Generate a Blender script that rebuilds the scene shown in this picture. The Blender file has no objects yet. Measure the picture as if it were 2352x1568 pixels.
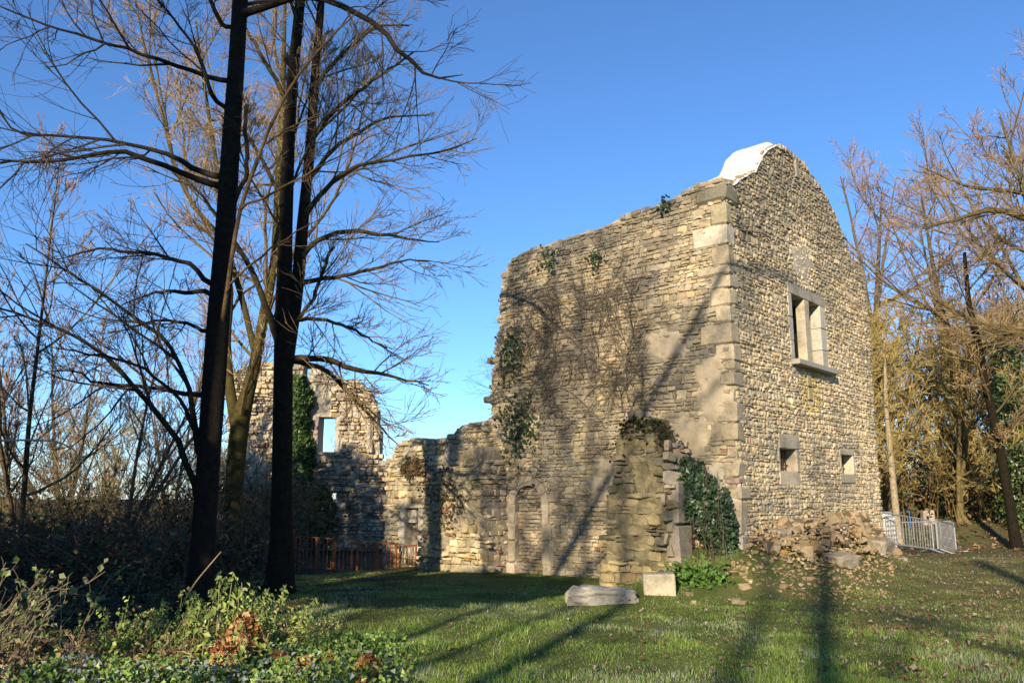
import bpy, bmesh, math, random
import numpy as np
from mathutils import Vector, Matrix

sc = bpy.context.scene
col = sc.collection
# ------------------------------------------------------------------ camera, sky, sun, exposure
PITCH = math.radians(10.67)
EYE = 1.65
cd = bpy.data.cameras.new('camera'); cam = bpy.data.objects.new('camera', cd); col.objects.link(cam)
cd.sensor_width = 36.0; cd.lens = 29.06; cd.clip_start = 0.1; cd.clip_end = 3000
cam.location = (0, 0, EYE); cam.rotation_euler = (math.pi/2 + PITCH, 0, 0)
sc.camera = cam

SUN_ELEV = math.radians(20.0)
SUN_AZ = (-0.345, -0.9386)                     # horizontal direction towards the sun
w = bpy.data.worlds.new('World'); sc.world = w; w.use_nodes = True
nt = w.node_tree; nt.nodes.clear()
sky = nt.nodes.new('ShaderNodeTexSky'); sky.sky_type = 'NISHITA'; sky.sun_disc = False
sky.sun_elevation = SUN_ELEV; sky.sun_rotation = math.atan2(SUN_AZ[0], SUN_AZ[1])
sky.altitude = 300; sky.air_density = 1.0; sky.dust_density = 0.0; sky.ozone_density = 7.5
bg = nt.nodes.new('ShaderNodeBackground'); bg.inputs['Strength'].default_value = 0.13
wo = nt.nodes.new('ShaderNodeOutputWorld')
nt.links.new(sky.outputs[0], bg.inputs[0]); nt.links.new(bg.outputs[0], wo.inputs[0])
sl = bpy.data.lights.new('sun', 'SUN'); sun = bpy.data.objects.new('sun', sl); col.objects.link(sun)
sl.energy = 5.0; sl.angle = math.radians(0.53); sl.color = (1.0, 0.86, 0.64)
ce = math.cos(SUN_ELEV)
sun.rotation_euler = Vector((-SUN_AZ[0]*ce, -SUN_AZ[1]*ce, -math.sin(SUN_ELEV))).to_track_quat('-Z', 'Y').to_euler()
sun.location = (-20, -40, 30)
sc.view_settings.view_transform = 'Standard'; sc.view_settings.look = 'None'
sc.view_settings.exposure = 0.75; sc.view_settings.gamma = 1.0
sc.render.engine = 'CYCLES'
sc.cycles.max_bounces = 6; sc.cycles.diffuse_bounces = 3; sc.cycles.transparent_max_bounces = 4

# ------------------------------------------------------------------ helpers
F_PX, CX, CY = 1898.4, 1176.0, 784.0           # focal length and centre in a 2352-px-wide frame
def at(x, y, Y):
    a = x-CX; b = CY-y
    d = F_PX*math.cos(PITCH)-b*math.sin(PITCH); k = Y/d
    return np.array((a*k, Y, EYE+(F_PX*math.sin(PITCH)+b*math.cos(PITCH))*k))

def vn(x, y, seed=0):
    """smooth 2-D value noise, 0..1"""
    x = np.asarray(x, float); y = np.asarray(y, float)
    xi = np.floor(x); yi = np.floor(y); fx = x-xi; fy = y-yi
    fx = fx*fx*(3-2*fx); fy = fy*fy*(3-2*fy)
    def h(a, b):
        s = np.sin(a*127.1+b*311.7+seed*74.7)*43758.5453
        return s-np.floor(s)
    return (h(xi, yi)*(1-fx)+h(xi+1, yi)*fx)*(1-fy)+(h(xi, yi+1)*(1-fx)+h(xi+1, yi+1)*fx)*fy
def fbm(x, y, seed=0, o=3):
    s = 0; a = .5; t = 0
    for k in range(o):
        s = s+a*vn(np.asarray(x)*2**k, np.asarray(y)*2**k, seed+k*7); t += a; a *= .5
    return s/t
def ss(a, b, x):
    t = np.clip((np.asarray(x, float)-a)/(b-a), 0, 1); return t*t*(3-2*t)
def norm(v): return v/np.maximum(np.linalg.norm(v, axis=-1, keepdims=True), 1e-9)

class MB:
    """collects vertices, tris and quads (with one colour per vertex) for ONE mesh"""
    def __init__(s): s.v = []; s.t = []; s.q = []; s.c = []; s.n = 0
    def add(s, V, quads=None, tris=None, c=(.5, .5, .5)):
        V = np.asarray(V, float).reshape(-1, 3); m = len(V)
        if quads is not None and len(quads): s.q.append(np.asarray(quads, int).reshape(-1, 4)+s.n)
        if tris is not None and len(tris): s.t.append(np.asarray(tris, int).reshape(-1, 3)+s.n)
        c = np.asarray(c, float)
        if c.ndim == 1: c = np.broadcast_to(c[:3], (m, 3))
        s.v.append(V); s.c.append(c.reshape(-1, 3)); s.n += m
        return s
    def mesh(s, name, smooth=False):
        V = np.concatenate(s.v); C = np.concatenate(s.c)
        q = np.concatenate(s.q) if s.q else np.zeros((0, 4), int)
        t = np.concatenate(s.t) if s.t else np.zeros((0, 3), int)
        me = bpy.data.meshes.new(name)
        me.vertices.add(len(V)); me.vertices.foreach_set('co', V.astype(np.float32).ravel())
        nl = q.size+t.size; me.loops.add(nl)
        me.loops.foreach_set('vertex_index', np.concatenate([q.ravel(), t.ravel()]).astype(np.int32))
        me.polygons.add(len(q)+len(t))
        st = np.concatenate([np.arange(len(q))*4, len(q)*4+np.arange(len(t))*3]).astype(np.int32)
        me.polygons.foreach_set('loop_start', st)
        me.polygons.foreach_set('use_smooth', np.full(len(q)+len(t), smooth))
        me.update(calc_edges=True); me.validate()
        a = me.color_attributes.new('Col', 'FLOAT_COLOR', 'POINT')
        a.data.foreach_set('color', np.concatenate([C, np.ones((len(C), 1))], 1).astype(np.float32).ravel())
        return me

WORLD = {}
def link(o, parent=None):
    col.objects.link(o)
    if parent is not None:
        o.parent = parent
        L = WORLD.get(parent.name, (0, 0, 0))
        o.matrix_parent_inverse = Matrix.Translation(Vector(L)*-1)
    return o
def tag(o, label=None, cat=None, group=None, kind=None):
    if label: o['label'] = label
    if cat: o['category'] = cat
    if group: o['group'] = group
    if kind: o['kind'] = kind
    elif cat: o['kind'] = 'thing'
    return o
def thing(name, label, cat, loc=(0, 0, 0), group=None):
    o = bpy.data.objects.new(name, None); o.location = loc; o.empty_display_size = .2
    col.objects.link(o); WORLD[o.name] = tuple(loc)
    return tag(o, label, cat, group)
def obj(name, mb, mat, parent=None, smooth=False, kind=None):
    me = mb.mesh(name, smooth) if isinstance(mb, MB) else mb
    if not me.materials: me.materials.append(mat)
    o = bpy.data.objects.new(name, me); link(o, parent)
    if kind: o['kind'] = kind
    return o
def copy_tree(o, loc, rz=0, s=1, label=None):
    r = o.copy(); col.objects.link(r); r.location = loc; r.rotation_euler = (0, 0, rz)
    r.scale = (s, s, s) if np.isscalar(s) else s
    if label: r['label'] = label
    for ch in list(o.children):
        c = ch.copy(); col.objects.link(c); c.parent = r
    return r

# ------------------------------------------------------------------ materials
def new_mat(name):
    m = bpy.data.materials.new(name); m.use_nodes = True; t = m.node_tree; t.nodes.clear()
    return m, t
def N(t, typ, **kw):
    n = t.nodes.new(typ)
    for k, v in kw.items():
        if k in n.inputs: n.inputs[k].default_value = v
        else: setattr(n, k, v)
    return n
def mixc(t, mode, fac, a, b):
    n = t.nodes.new('ShaderNodeMix'); n.data_type = 'RGBA'; n.blend_type = mode
    for s, v in ((n.inputs[0], fac), (n.inputs[6], a), (n.inputs[7], b)):
        if hasattr(v, 'links'): t.links.new(v, s)
        elif isinstance(v, (int, float)): s.default_value = v
        else: s.default_value = (*v, 1)
    return n.outputs[2]
def noise(t, scale, detail=5, rough=.55, coord=None):
    n = N(t, 'ShaderNodeTexNoise', Scale=scale, Detail=detail, Roughness=rough)
    if coord is not None: t.links.new(coord, n.inputs['Vector'])
    return n.outputs['Fac']
def ramp(t, fac, stops):
    n = t.nodes.new('ShaderNodeValToRGB'); t.links.new(fac, n.inputs[0])
    e = n.color_ramp.elements
    while len(e) < len(stops): e.new(.5)
    for i, (p, c) in enumerate(stops):
        e[i].position = p; e[i].color = (c, c, c, 1) if np.isscalar(c) else (*c, 1)
    return n.outputs[0]
def finish(t, colour, rough=.9, bump=None, strength=.5, dist=.02, metal=0, spec=.25, transl=0, transcol=None):
    out = t.nodes.new('ShaderNodeOutputMaterial')
    b = N(t, 'ShaderNodeBsdfPrincipled', Roughness=rough, Metallic=metal)
    b.inputs['Specular IOR Level'].default_value = spec
    if hasattr(colour, 'links'): t.links.new(colour, b.inputs['Base Color'])
    else: b.inputs['Base Color'].default_value = (*colour, 1)
    if bump is not None:
        bp = N(t, 'ShaderNodeBump', Strength=strength, Distance=dist)
        t.links.new(bump, bp.inputs['Height']); t.links.new(bp.outputs[0], b.inputs['Normal'])
    sh = b.outputs[0]
    if transl:
        tr = t.nodes.new('ShaderNodeBsdfTranslucent')
        if hasattr(colour, 'links'): t.links.new(colour, tr.inputs[0])
        else: tr.inputs[0].default_value = (*colour, 1)
        mx = t.nodes.new('ShaderNodeMixShader'); mx.inputs[0].default_value = transl
        t.links.new(sh, mx.inputs[1]); t.links.new(tr.outputs[0], mx.inputs[2]); sh = mx.outputs[0]
    t.links.new(sh, out.inputs[0])
def attr(t): return N(t, 'ShaderNodeAttribute', attribute_name='Col').outputs['Color']
def geo_pos(t): return N(t, 'ShaderNodeNewGeometry').outputs['Position']
M = {}
def stone_mat(name, stain=.55, bumps=.6, random_tint=False):
    m, t = new_mat(name); p = geo_pos(t)
    c = attr(t)
    if random_tint:
        oi = t.nodes.new('ShaderNodeObjectInfo')
        c = mixc(t, 'MULTIPLY', .9, c, ramp(t, oi.outputs['Random'], [(0, (.4, .35, .28)), (.3, (.78, .69, .55)), (.55, (.6, .47, .33)), (.8, (.9, .83, .7)), (1, (.55, .37, .24))]))
    c = mixc(t, 'MULTIPLY', 1, c, ramp(t, noise(t, 18, 6, .65, p), [(.25, .66), (.5, 1.0), (.75, 1.2)]))
    c = mixc(t, 'MULTIPLY', stain, c, ramp(t, noise(t, 2.3, 7, .68, p), [(.34, .5), (.5, 1.0)]))
    c = mixc(t, 'MIX', ramp(t, noise(t, 5.5, 6, .7, p), [(.62, 0.0), (.74, .5)]), c, (.17, .145, .07))
    b = mixc(t, 'MIX', .5, noise(t, 26, 8, .7, p), noise(t, 110, 4, .7, p))
    finish(t, c, .95, b, bumps, .025, spec=.15); return m
M['stone'] = stone_mat('limestone')
M['dressed'] = stone_mat('dressed_limestone', .75, .5)
M['rubble'] = stone_mat('rubble_stone', .3, .6, True)
def simple_attr(name, rough=.9, bs=30, st=.3, dist=.02, var=(.75, 1.15), spec=.2, transl=0, ns=12):
    m, t = new_mat(name); p = geo_pos(t)
    c = mixc(t, 'MULTIPLY', 1, attr(t), ramp(t, noise(t, ns, 5, .6, p), [(.3, var[0]), (.7, var[1])]))
    finish(t, c, rough, noise(t, bs, 6, .65, p) if st else None, st, dist, spec=spec, transl=transl); return m
M['mortar'] = simple_attr('lime_mortar', .97, 22, .9, .04, (.6, 1.2), .1, 0, 9)
M['plaster'] = simple_attr('old_render', .95, 14, .5, .03, (.7, 1.12), .1, 0, 3)
M['bark'] = simple_attr('bark', .95, 45, .8, .03, (.55, 1.3), .1)
M['twig'] = simple_attr('twig', .85, 30, 0, .01, (.7, 1.25), .2)
M['leaf'] = simple_attr('leaf', .5, 30, 0, .01, (.7, 1.25), .35, .25)
M['ivy_leaf'] = simple_attr('ivy_leaf', .38, 30, 0, .01, (.7, 1.25), .5, .08)
M['grass'] = simple_attr('grass_blade', .6, 30, 0, .01, (.7, 1.3), .25, .35, 1.2)
M['dry_leaf'] = simple_attr('dry_leaf', .8, 30, 0, .01, (.7, 1.25), .2, .2)
def flat_mat(name, c, rough=.6, metal=0, var=.25, scale=8, bs=60, st=.2):
    m, t = new_mat(name); p = geo_pos(t)
    cc = mixc(t, 'MULTIPLY', 1, c, ramp(t, noise(t, scale, 6, .65, p), [(.3, 1-var), (.7, 1+var)]))
    finish(t, cc, rough, noise(t, bs, 5, .6, p), st, .01, metal); return m
M['white_cap'] = flat_mat('white_lime_cap', (.60, .565, .50), .9, 0, .22, 4, 14, 1.0)
M['galv'] = flat_mat('galvanised_steel', (.27, .285, .29), .55, .3, .25, 25)
M['rust'] = flat_mat('rusted_steel', (.26, .095, .04), .85, 0, .5, 20)
M['iron'] = flat_mat('old_iron', (.10, .05, .03), .8, 0, .4, 40)
M['blue'] = flat_mat('blue_strap', (.05, .2, .55), .5, 0, .1)
M['concrete'] = flat_mat('pale_concrete', (.5, .48, .44), .9, 0, .15, 20)
M['darkwood'] = flat_mat('dark_wood', (.035, .025, .018), .85, 0, .4, 12)
M['moss'] = flat_mat('moss', (.09, .11, .02), .95, 0, .5, 30, 120, .8)
# ground: turf over earth, with leaf litter towards the right and the wood
m, t = new_mat('ground_soil'); p = geo_pos(t)
sep = t.nodes.new('ShaderNodeSeparateXYZ'); t.links.new(p, sep.inputs[0])
litter = N(t, 'ShaderNodeMapRange'); t.links.new(sep.outputs[0], litter.inputs[0])
litter.inputs[1].default_value = 2.0; litter.inputs[2].default_value = 11.0
green = ramp(t, noise(t, 1.3, 6, .6, p), [(.3, (.06, .08, .018)), (.5, (.11, .14, .032)), (.7, (.16, .155, .055))])
green = mixc(t, 'MIX', ramp(t, noise(t, 38, 5, .7, p), [(.58, 0), (.72, .5)]), green, (.26, .28, .22))
brown = ramp(t, noise(t, 9, 7, .7, p), [(.28, (.05, .036, .018)), (.5, (.13, .10, .05)), (.63, (.20, .155, .09)), (.8, (.34, .29, .22))])
f = mixc(t, 'MULTIPLY', 1, litter.outputs[0], ramp(t, noise(t, .8, 5, .6, p), [(.35, .35), (.6, 1.0)]))
b = mixc(t, 'MIX', .5, noise(t, 14, 7, .7, p), noise(t, 70, 5, .7, p))
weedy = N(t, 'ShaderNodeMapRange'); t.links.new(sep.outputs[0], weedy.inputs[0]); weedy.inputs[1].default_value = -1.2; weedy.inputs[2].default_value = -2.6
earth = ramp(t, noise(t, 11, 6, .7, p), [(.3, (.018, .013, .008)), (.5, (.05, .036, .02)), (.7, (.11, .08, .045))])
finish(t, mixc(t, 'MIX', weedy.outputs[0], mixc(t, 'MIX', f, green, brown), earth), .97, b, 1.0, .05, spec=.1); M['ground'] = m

# ------------------------------------------------------------------ places of the main walls
A0 = math.radians(41.65)
G = np.array((math.sin(A0), math.cos(A0))); L = np.array((-G[1], G[0]))
C = np.array((4.180, 15.5))
FL = (C, L, -G)                                # long side wall: u runs to the left, d out of the wall
FG = (C, G, -L)                                # gable wall: u runs to the right
def tw(fr, u, z, d):
    u = np.asarray(u, float); z = np.asarray(z, float); d = np.asarray(d, float)
    u, z, d = np.broadcast_arrays(u, z, d)
    x = fr[0][0]+u*fr[1][0]+d*fr[2][0]; y = fr[0][1]+u*fr[1][1]+d*fr[2][1]
    return np.stack([x, y, z], -1)

# ------------------------------------------------------------------ ground
def gz(x, y):
    x = np.asarray(x, float); y = np.asarray(y, float)
    z = -.32*ss(-.5, -6, x)*ss(14, 24, y)+.14*ss(3, 9, x)*ss(11, 21, y)
    z = z+(fbm(x*.55, y*.55, 3)-.5)*.14*ss(2, 8, np.hypot(x, y))
    rx = x-C[0]; ry = y-C[1]
    u = rx*G[0]+ry*G[1]; d = -(rx*L[0]+ry*L[1])
    du = np.maximum(np.maximum(.2-u, u-5.6), 0); dd = np.hypot(du, np.maximum(d, 0))
    z = z+.74*np.exp(-(dd/1.1)**2)*(d > -1.5)
    z = z+.22*np.exp(-(((x-2.4)/1.1)**2+((y-14.6)/.8)**2))
    z = z+.7*np.exp(-(((x-16)/4)**2+((y-31)/3.5)**2))
    z = z+1.3*ss(34, 60, y)*ss(4, 20, x)*.6
    z = z+.35*ss(-8, -14, x)*ss(8, 14, y)*(1-ss(20, 26, y))
    return z
def axis(lo, a, b, hi, st):
    mid = np.arange(a, b, st)
    l = a-np.geomspace(st*2, a-lo, 26)[::-1]; r = b+np.geomspace(st, hi-b, 26)
    return np.concatenate([l, mid, r])
xs = axis(-700, -15, 20, 700, .22); ys = axis(-300, 5, 38, 900, .22)
X, Yg = np.meshgrid(xs, ys); Z = gz(X, Yg)
nx, ny = len(xs), len(ys); i = (np.arange(ny-1)[:, None]*nx+np.arange(nx-1)[None]).ravel()
mb = MB().add(np.stack([X, Yg, Z], -1), np.stack([i, i+1, i+nx+1, i+nx], 1))
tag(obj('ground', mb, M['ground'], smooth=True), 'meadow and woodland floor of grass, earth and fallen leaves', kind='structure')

# ------------------------------------------------------------------ masonry
def interp(pts):
    a = np.array(pts, float); o = np.argsort(a[:, 0]); a = a[o]
    return lambda q: np.interp(q, a[:, 0], a[:, 1])
def lay(rng, u0, u1, z0, z1, ch, sw, inside, holes=(), wav=.03, gap=.007):
    """courses of irregular stones: corner quads (n,4,2) in wall coordinates"""
    out = []; z = z0; k = 0; seed = rng.randint(0, 999)
    while z < z1:
        h = rng.uniform(*ch)
        def zl(u, kk, zz): return zz+wav*(float(vn(u*.9, kk*3.7, seed))-.5)*2
        u = u0-rng.uniform(0, sw[0])
        while u < u1:
            ww = rng.uniform(*sw)*(1.5 if rng.random() < .08 else 1)
            a, b = u, u+ww; u = b; zc = z+h/2; uc = (a+b)/2
            for (h0, h1, g0, g1) in holes:
                if g0-.02 < zc < g1+.02:
                    if h0 < uc < h1:
                        if b > h1 and b-h1 > ww*.3: a = h1
                        elif a < h0 and h0-a > ww*.3: b = h0
                        else: a = b
                    elif uc <= h0 < b: b = h0
                    elif uc >= h1 > a: a = h1
            if b-a < .045 or not inside((a+b)/2, zc): continue
            za, zb = zl(a, k, z), zl(b, k, z); zc_, zd = zl(b, k+1, z+h), zl(a, k+1, z+h)
            parts = [(0, 1)]
            if h > .085 and rng.random() < .13: s = rng.uniform(.35, .65); parts = [(0, s), (s, 1)]
            for (s0, s1) in parts:
                out.append(((a+gap, za+(zd-za)*s0+gap), (b-gap, zb+(zc_-zb)*s0+gap), (b-gap, zb+(zc_-zb)*s1-gap), (a+gap, za+(zd-za)*s1-gap)))
        z += h; k += 1
    return np.array(out)
Q8 = []
for i_ in range(8):
    j_ = (i_+1) % 8; Q8 += [(i_, j_, 8+j_, 8+i_), (8+i_, 8+j_, 16+j_, 16+i_)]
Q8 = np.array(Q8); T8 = np.array([(16+i_, 16+(i_+1) % 8, 24) for i_ in range(8)])
def stone_verts(fr, quads, rng, relief, tilt=.12, inset=.16, base=-.07, off=0.0, cut=(.06, .26), jit=.012):
    n = len(quads); c = quads.mean(1)
    nxt = np.roll(quads, -1, 1)
    f = rng.uniform(*cut, (n, 4, 1)); g = rng.uniform(*cut, (n, 4, 1))
    ring = np.stack([quads+(nxt-quads)*f, nxt+(quads-nxt)*g], 2).reshape(n, 8, 2)
    size = np.linalg.norm(quads[:, 2]-quads[:, 0], axis=1)[:, None, None]
    ring = ring+rng.normal(0, jit, ring.shape)*np.minimum(size*4, 1)
    inner = c[:, None]+(ring-c[:, None])*(1-rng.uniform(inset*.5, inset*1.5, (n, 8, 1)))
    rel = rng.uniform(*relief, (n, 1))
    tl = rng.normal(0, tilt, (n, 1, 2))
    dfr = rel+((inner-c[:, None])*tl).sum(-1)+rng.normal(0, .004, (n, 8))
    V = np.zeros((n, 25, 3))
    V[:, :8] = tw(fr, ring[..., 0], ring[..., 1], base+off)
    V[:, 8:16] = tw(fr, ring[..., 0], ring[..., 1], off+np.minimum(rel*.35, dfr-.006))
    V[:, 16:24] = tw(fr, inner[..., 0], inner[..., 1], dfr+off)
    V[:, 24] = tw(fr, c[:, 0], c[:, 1], rel[:, 0]+off+rng.uniform(0, .012, n))
    return V
def joined(V, cols):
    n = len(V); o = (np.arange(n)*25)[:, None, None]
    return MB().add(V.reshape(-1, 3), (Q8[None]+o).reshape(-1, 4), (T8[None]+o).reshape(-1, 3), np.repeat(cols, 25, 0))
def area(q):
    return np.abs((q[:, 2, 0]-q[:, 0, 0])*(q[:, 3, 1]-q[:, 1, 1]))
def masonry(parent, fr, quads, rng, relief, cols, singles=0, name='stone', mat='stone', **kw):
    if not len(quads): return
    V = stone_verts(fr, quads, rng, relief, **kw)
    a = np.linalg.norm(quads[:, 1]-quads[:, 0], axis=1)*np.linalg.norm(quads[:, 3]-quads[:, 0], axis=1)
    order = np.argsort(-a); s = order[:singles]; r = order[singles:]
    for k in s:
        obj(name, MB().add(V[k], Q8, T8, cols[k]), M[mat], parent)
    if len(r): obj('stonework' if singles else 'stones', joined(V[r], cols[r]), M[mat], parent, kind='stuff')
PAL = np.array([(.47, .375, .245), (.52, .43, .30), (.42, .335, .225), (.47, .40, .31), (.37, .30, .215), (.54, .43, .265), (.43, .365, .28)])*np.array((1.08, 1.06, 1.0))
def stone_cols(rng, quads, grime_shade, warm=1.0, odd=.02):
    n = len(quads); c = PAL[rng.integers(0, len(PAL), n)]*rng.uniform(.78, 1.15, (n, 1))
    c = c*np.array((1.0, 1.0, 1/warm))
    k = rng.random(n) < odd; c[k] = np.array((.40, .20, .12))*rng.uniform(.8, 1.2, (k.sum(), 1))
    k = rng.random(n) < odd; c[k] = np.array((.52, .36, .16))*rng.uniform(.8, 1.1, (k.sum(), 1))
    g = np.clip(grime_shade, 0, 1)[:, None]
    grey = np.array((.145, .13, .105))*rng.uniform(.8, 1.35, (n, 1))
    return c*(1-g)+grey*g
def core(name, fr, us, zs, thick, mat, parent, top, lo=None, hi=None, hole=None, d0=-.03, cc=(.44, .36, .25), rough=.025, seed=1):
    us = np.array(sorted(set(np.round(us, 4)))); zs = np.array(sorted(set(np.round(zs, 4))))
    U, Zz = np.meshgrid(us, zs); Uc, Zc = U.copy(), np.minimum(U*0+Zz, top(U))
    if lo is not None: Uc = np.maximum(Uc, lo(Zc))
    if hi is not None: Uc = np.minimum(Uc, hi(Zc))
    nz, nu = U.shape
    keep = np.zeros((nz-1, nu-1), bool)
    um = (U[:-1, :-1]+U[1:, 1:])/2; zm = (Zz[:-1, :-1]+Zz[1:, 1:])/2
    keep = np.minimum(top(U[:-1, :-1]), top(U[:-1, 1:])) > zs[:-1, None]+.001
    if lo is not None: keep &= us[None, 1:] > lo(zm)+.001
    if hi is not None: keep &= us[None, :-1] < hi(zm)-.001
    if hole is not None: keep &= ~np.vectorize(hole)(um, zm)
    dj = (fbm(Uc*3, Zc*3, seed)-.5)*2*rough
    Vf = tw(fr, Uc, Zc, d0+dj); Vb = tw(fr, Uc, Zc, -thick+(fbm(Uc*2, Zc*2, seed+5)-.5)*.08)
    nn = nz*nu; q = []
    kk = np.pad(keep, 1)
    for a in range(nz-1):
        for b in range(nu-1):
            if not keep[a, b]: continue
            v0, v1, v2, v3 = a*nu+b, a*nu+b+1, (a+1)*nu+b+1, (a+1)*nu+b
            q.append((v0, v1, v2, v3)); q.append((nn+v3, nn+v2, nn+v1, nn+v0))
            if not kk[a, b+1]: q.append((v1, v0, nn+v0, nn+v1))
            if not kk[a+2, b+1]: q.append((v3, v2, nn+v2, nn+v3))
            if not kk[a+1, b]: q.append((v0, v3, nn+v3, nn+v0))
            if not kk[a+1, b+2]: q.append((v2, v1, nn+v1, nn+v2))
    mbb = MB().add(np.concatenate([Vf.reshape(-1, 3), Vb.reshape(-1, 3)]), q, c=cc)
    return obj(name, mbb, M[mat], parent)
def slab(name, fr, box, mat, parent, c=(.46, .40, .30), bevel=.018, jit=.012, rng=random, label=None):
    u0, u1, z0, z1, d0, d1 = box
    bm = bmesh.new(); bmesh.ops.create_cube(bm, size=1)
    for v in bm.verts:
        u = u0 if v.co.x < 0 else u1; z = z0 if v.co.z < 0 else z1; d = d0 if v.co.y < 0 else d1
        v.co = Vector(tw(fr, u+rng.uniform(-jit, jit), z+rng.uniform(-jit, jit), d+rng.uniform(-jit, jit)*.4))
    bmesh.ops.recalc_face_normals(bm, faces=bm.faces)
    if bevel: bmesh.ops.bevel(bm, geom=list(bm.edges), offset=bevel, segments=1, affect='EDGES', profile=.6)
    me = bpy.data.meshes.new(name); bm.to_mesh(me); bm.free()
    a = me.color_attributes.new('Col', 'FLOAT_COLOR', 'POINT')
    for d in a.data: d.color = (*c, 1)
    o = obj(name, me, M[mat], parent)
    if label: o['label'] = label
    return o
def bar(mbb, p0, p1, r, k=6, c=(.5, .5, .5)):
    p0 = np.array(p0, float); p1 = np.array(p1, float); P = np.stack([p0, p1])[None]
    V, q = tube_geo(P, np.full((1, 2), r), k, caps=True); mbb.add(V, q, c=c); return mbb
def tube_geo(P, R, k, caps=False):
    m, n, _ = P.shape
    T = np.gradient(P, axis=1); T = norm(T)
    mean = norm(P[:, -1]-P[:, 0]); ref = np.where(np.abs(mean[:, 2:3]) < .8, np.array([[0, 0, 1.]]), np.array([[1., 0, 0]]))
    n1 = norm(ref[:, None]-(ref[:, None]*T).sum(-1, keepdims=True)*T); n2 = np.cross(T, n1)
    an = np.arange(k)*2*np.pi/k
    V = P[:, :, None]+R[:, :, None, None]*(np.cos(an)[None, None, :, None]*n1[:, :, None]+np.sin(an)[None, None, :, None]*n2[:, :, None])
    b = (np.arange(m)*n*k)[:, None, None]; r = (np.arange(n-1)*k)[None, :, None]; a = np.arange(k)[None, None]; a2 = (a+1) % k
    q = np.stack(np.broadcast_arrays(b+r+a, b+r+a2, b+r+k+a2, b+r+k+a), -1).reshape(-1, 4)
    if caps and k in (4, 6, 8):
        e = []
        for mm in range(m):
            for o_, s in ((mm*n*k, -1), (mm*n*k+(n-1)*k, 1)):
                idx = [o_+j for j in range(k)]
                if s < 0: idx = idx[::-1]
                for j in range(1, k-2, 2): e.append((idx[0], idx[j], idx[j+1], idx[j+2]))
        q = np.concatenate([q, np.array(e)])
    return V.reshape(-1, 3), q

# ---- the tall house
R1 = random.Random(5); NR = np.random.default_rng(5)
house = thing('ruined_house', 'tall roofless rubble stone house with mullioned window in its gable', 'house', (C[0], C[1], 0))
ltop = interp([(-.1, 7.9), (.58, 7.9), (1.2, 7.72), (1.83, 7.66), (2.5, 7.6), (3, 7.5), (3.94, 7.47), (4.7, 7.42), (5.3, 7.4), (5.65, 7.28), (5.85, 7.05), (5.95, 6.6), (6.6, 6.6)])
lhi = interp([(-1, 6.1), (1.6, 6.08), (3.5, 6.2), (3.9, 6.3), (4.75, 6.2), (5.6, 6.03), (6.2, 5.98), (7.1, 5.88), (8, 5.8)])
gtop = interp([(-.1, 7.85), (.41, 7.94), (1.05, 8.28), (1.46, 8.50), (1.67, 8.76), (1.85, 8.99), (2.08, 9.18), (2.33, 9.32), (2.59, 9.45), (3.09, 9.55), (3.45, 9.58), (4.07, 9.55), (4.82, 9.33), (5.73, 8.97), (6.49, 8.37), (6.95, 7.82), (7.0, 7.8), (7.6, 7.78), (7.72, 7.5), (8.1, 7.2)])
ghi = interp([(-1, 7.7), (1, 7.68), (2.1, 7.76), (4, 7.84), (5.5, 7.92), (6.3, 7.92), (7.3, 7.8), (7.8, 7.65), (9, 7.6)])
DOOR = (4.70, 5.50, -.4, 1.92); AR = .40
def in_door(u, z): return (DOOR[0] < u < DOOR[1]) and (z < 1.5 or ((u-5.10)/AR)**2+((z-1.5)/.42)**2 < 1)
BIG = (2.93, 4.52, 4.57, 6.06); SW1 = (1.88, 2.70, 2.17, 2.64); SW2 = (5.24, 5.98, 2.19, 2.63)
BIGC = (2.80, 4.66, 4.50, 6.14)
def in_hole(u, z): return any(h[0] < u < h[1] and h[2] < z < h[3] for h in (BIGC, SW1, SW2))
side = core('long_wall', FL, np.concatenate([np.arange(.04, 6.5, .12), [4.70, 5.50]]), np.concatenate([np.arange(-.5, 8.0, .12), [1.92]]), .8, 'mortar', house, ltop, None, lhi, in_door, seed=3)
gab = core('gable_wall', FG, np.concatenate([np.arange(.04, 8.1, .13), BIGC[:2], SW1[:2], SW2[:2]]), np.concatenate([np.arange(-.5, 9.8, .13), BIGC[2:], SW1[2:], SW2[2:]]), .8, 'mortar', house, gtop, None, ghi, in_hole, seed=9, cc=(.44, .37, .26), d0=-.008, rough=.02)
# hidden sides of the house, so that the openings look into a room
FR = (C+G*7.70, L, G); core('plain_wall', FR, np.arange(.9, 6.1, .5), np.arange(-.5, 6.6, .5), .7, 'mortar', house, lambda u: np.asarray(u)*0+6.2, d0=-.02, seed=4)
FB = (C+L*5.4, G, L); core('plain_wall', FB, np.arange(.9, 7.0, .5), np.arange(-.5, 6.6, .5), .7, 'mortar', house, lambda u: np.asarray(u)*0+3.2, d0=-.02, seed=6)
slab('shading_floor', FG, (.85, 6.9, 3.45, 3.6, -4.6, -.82), 'darkwood', house, bevel=0)  # unseen floor added to keep the lower room dark
core('door_blocking', FL, np.arange(4.62, 5.62, .1), np.arange(-.5, 2.0, .1), .5, 'mortar', house, lambda u: np.asarray(u)*0+1.95, d0=-.16, cc=(.24, .2, .15), seed=8)

def pick(quads, k): return quads
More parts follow.
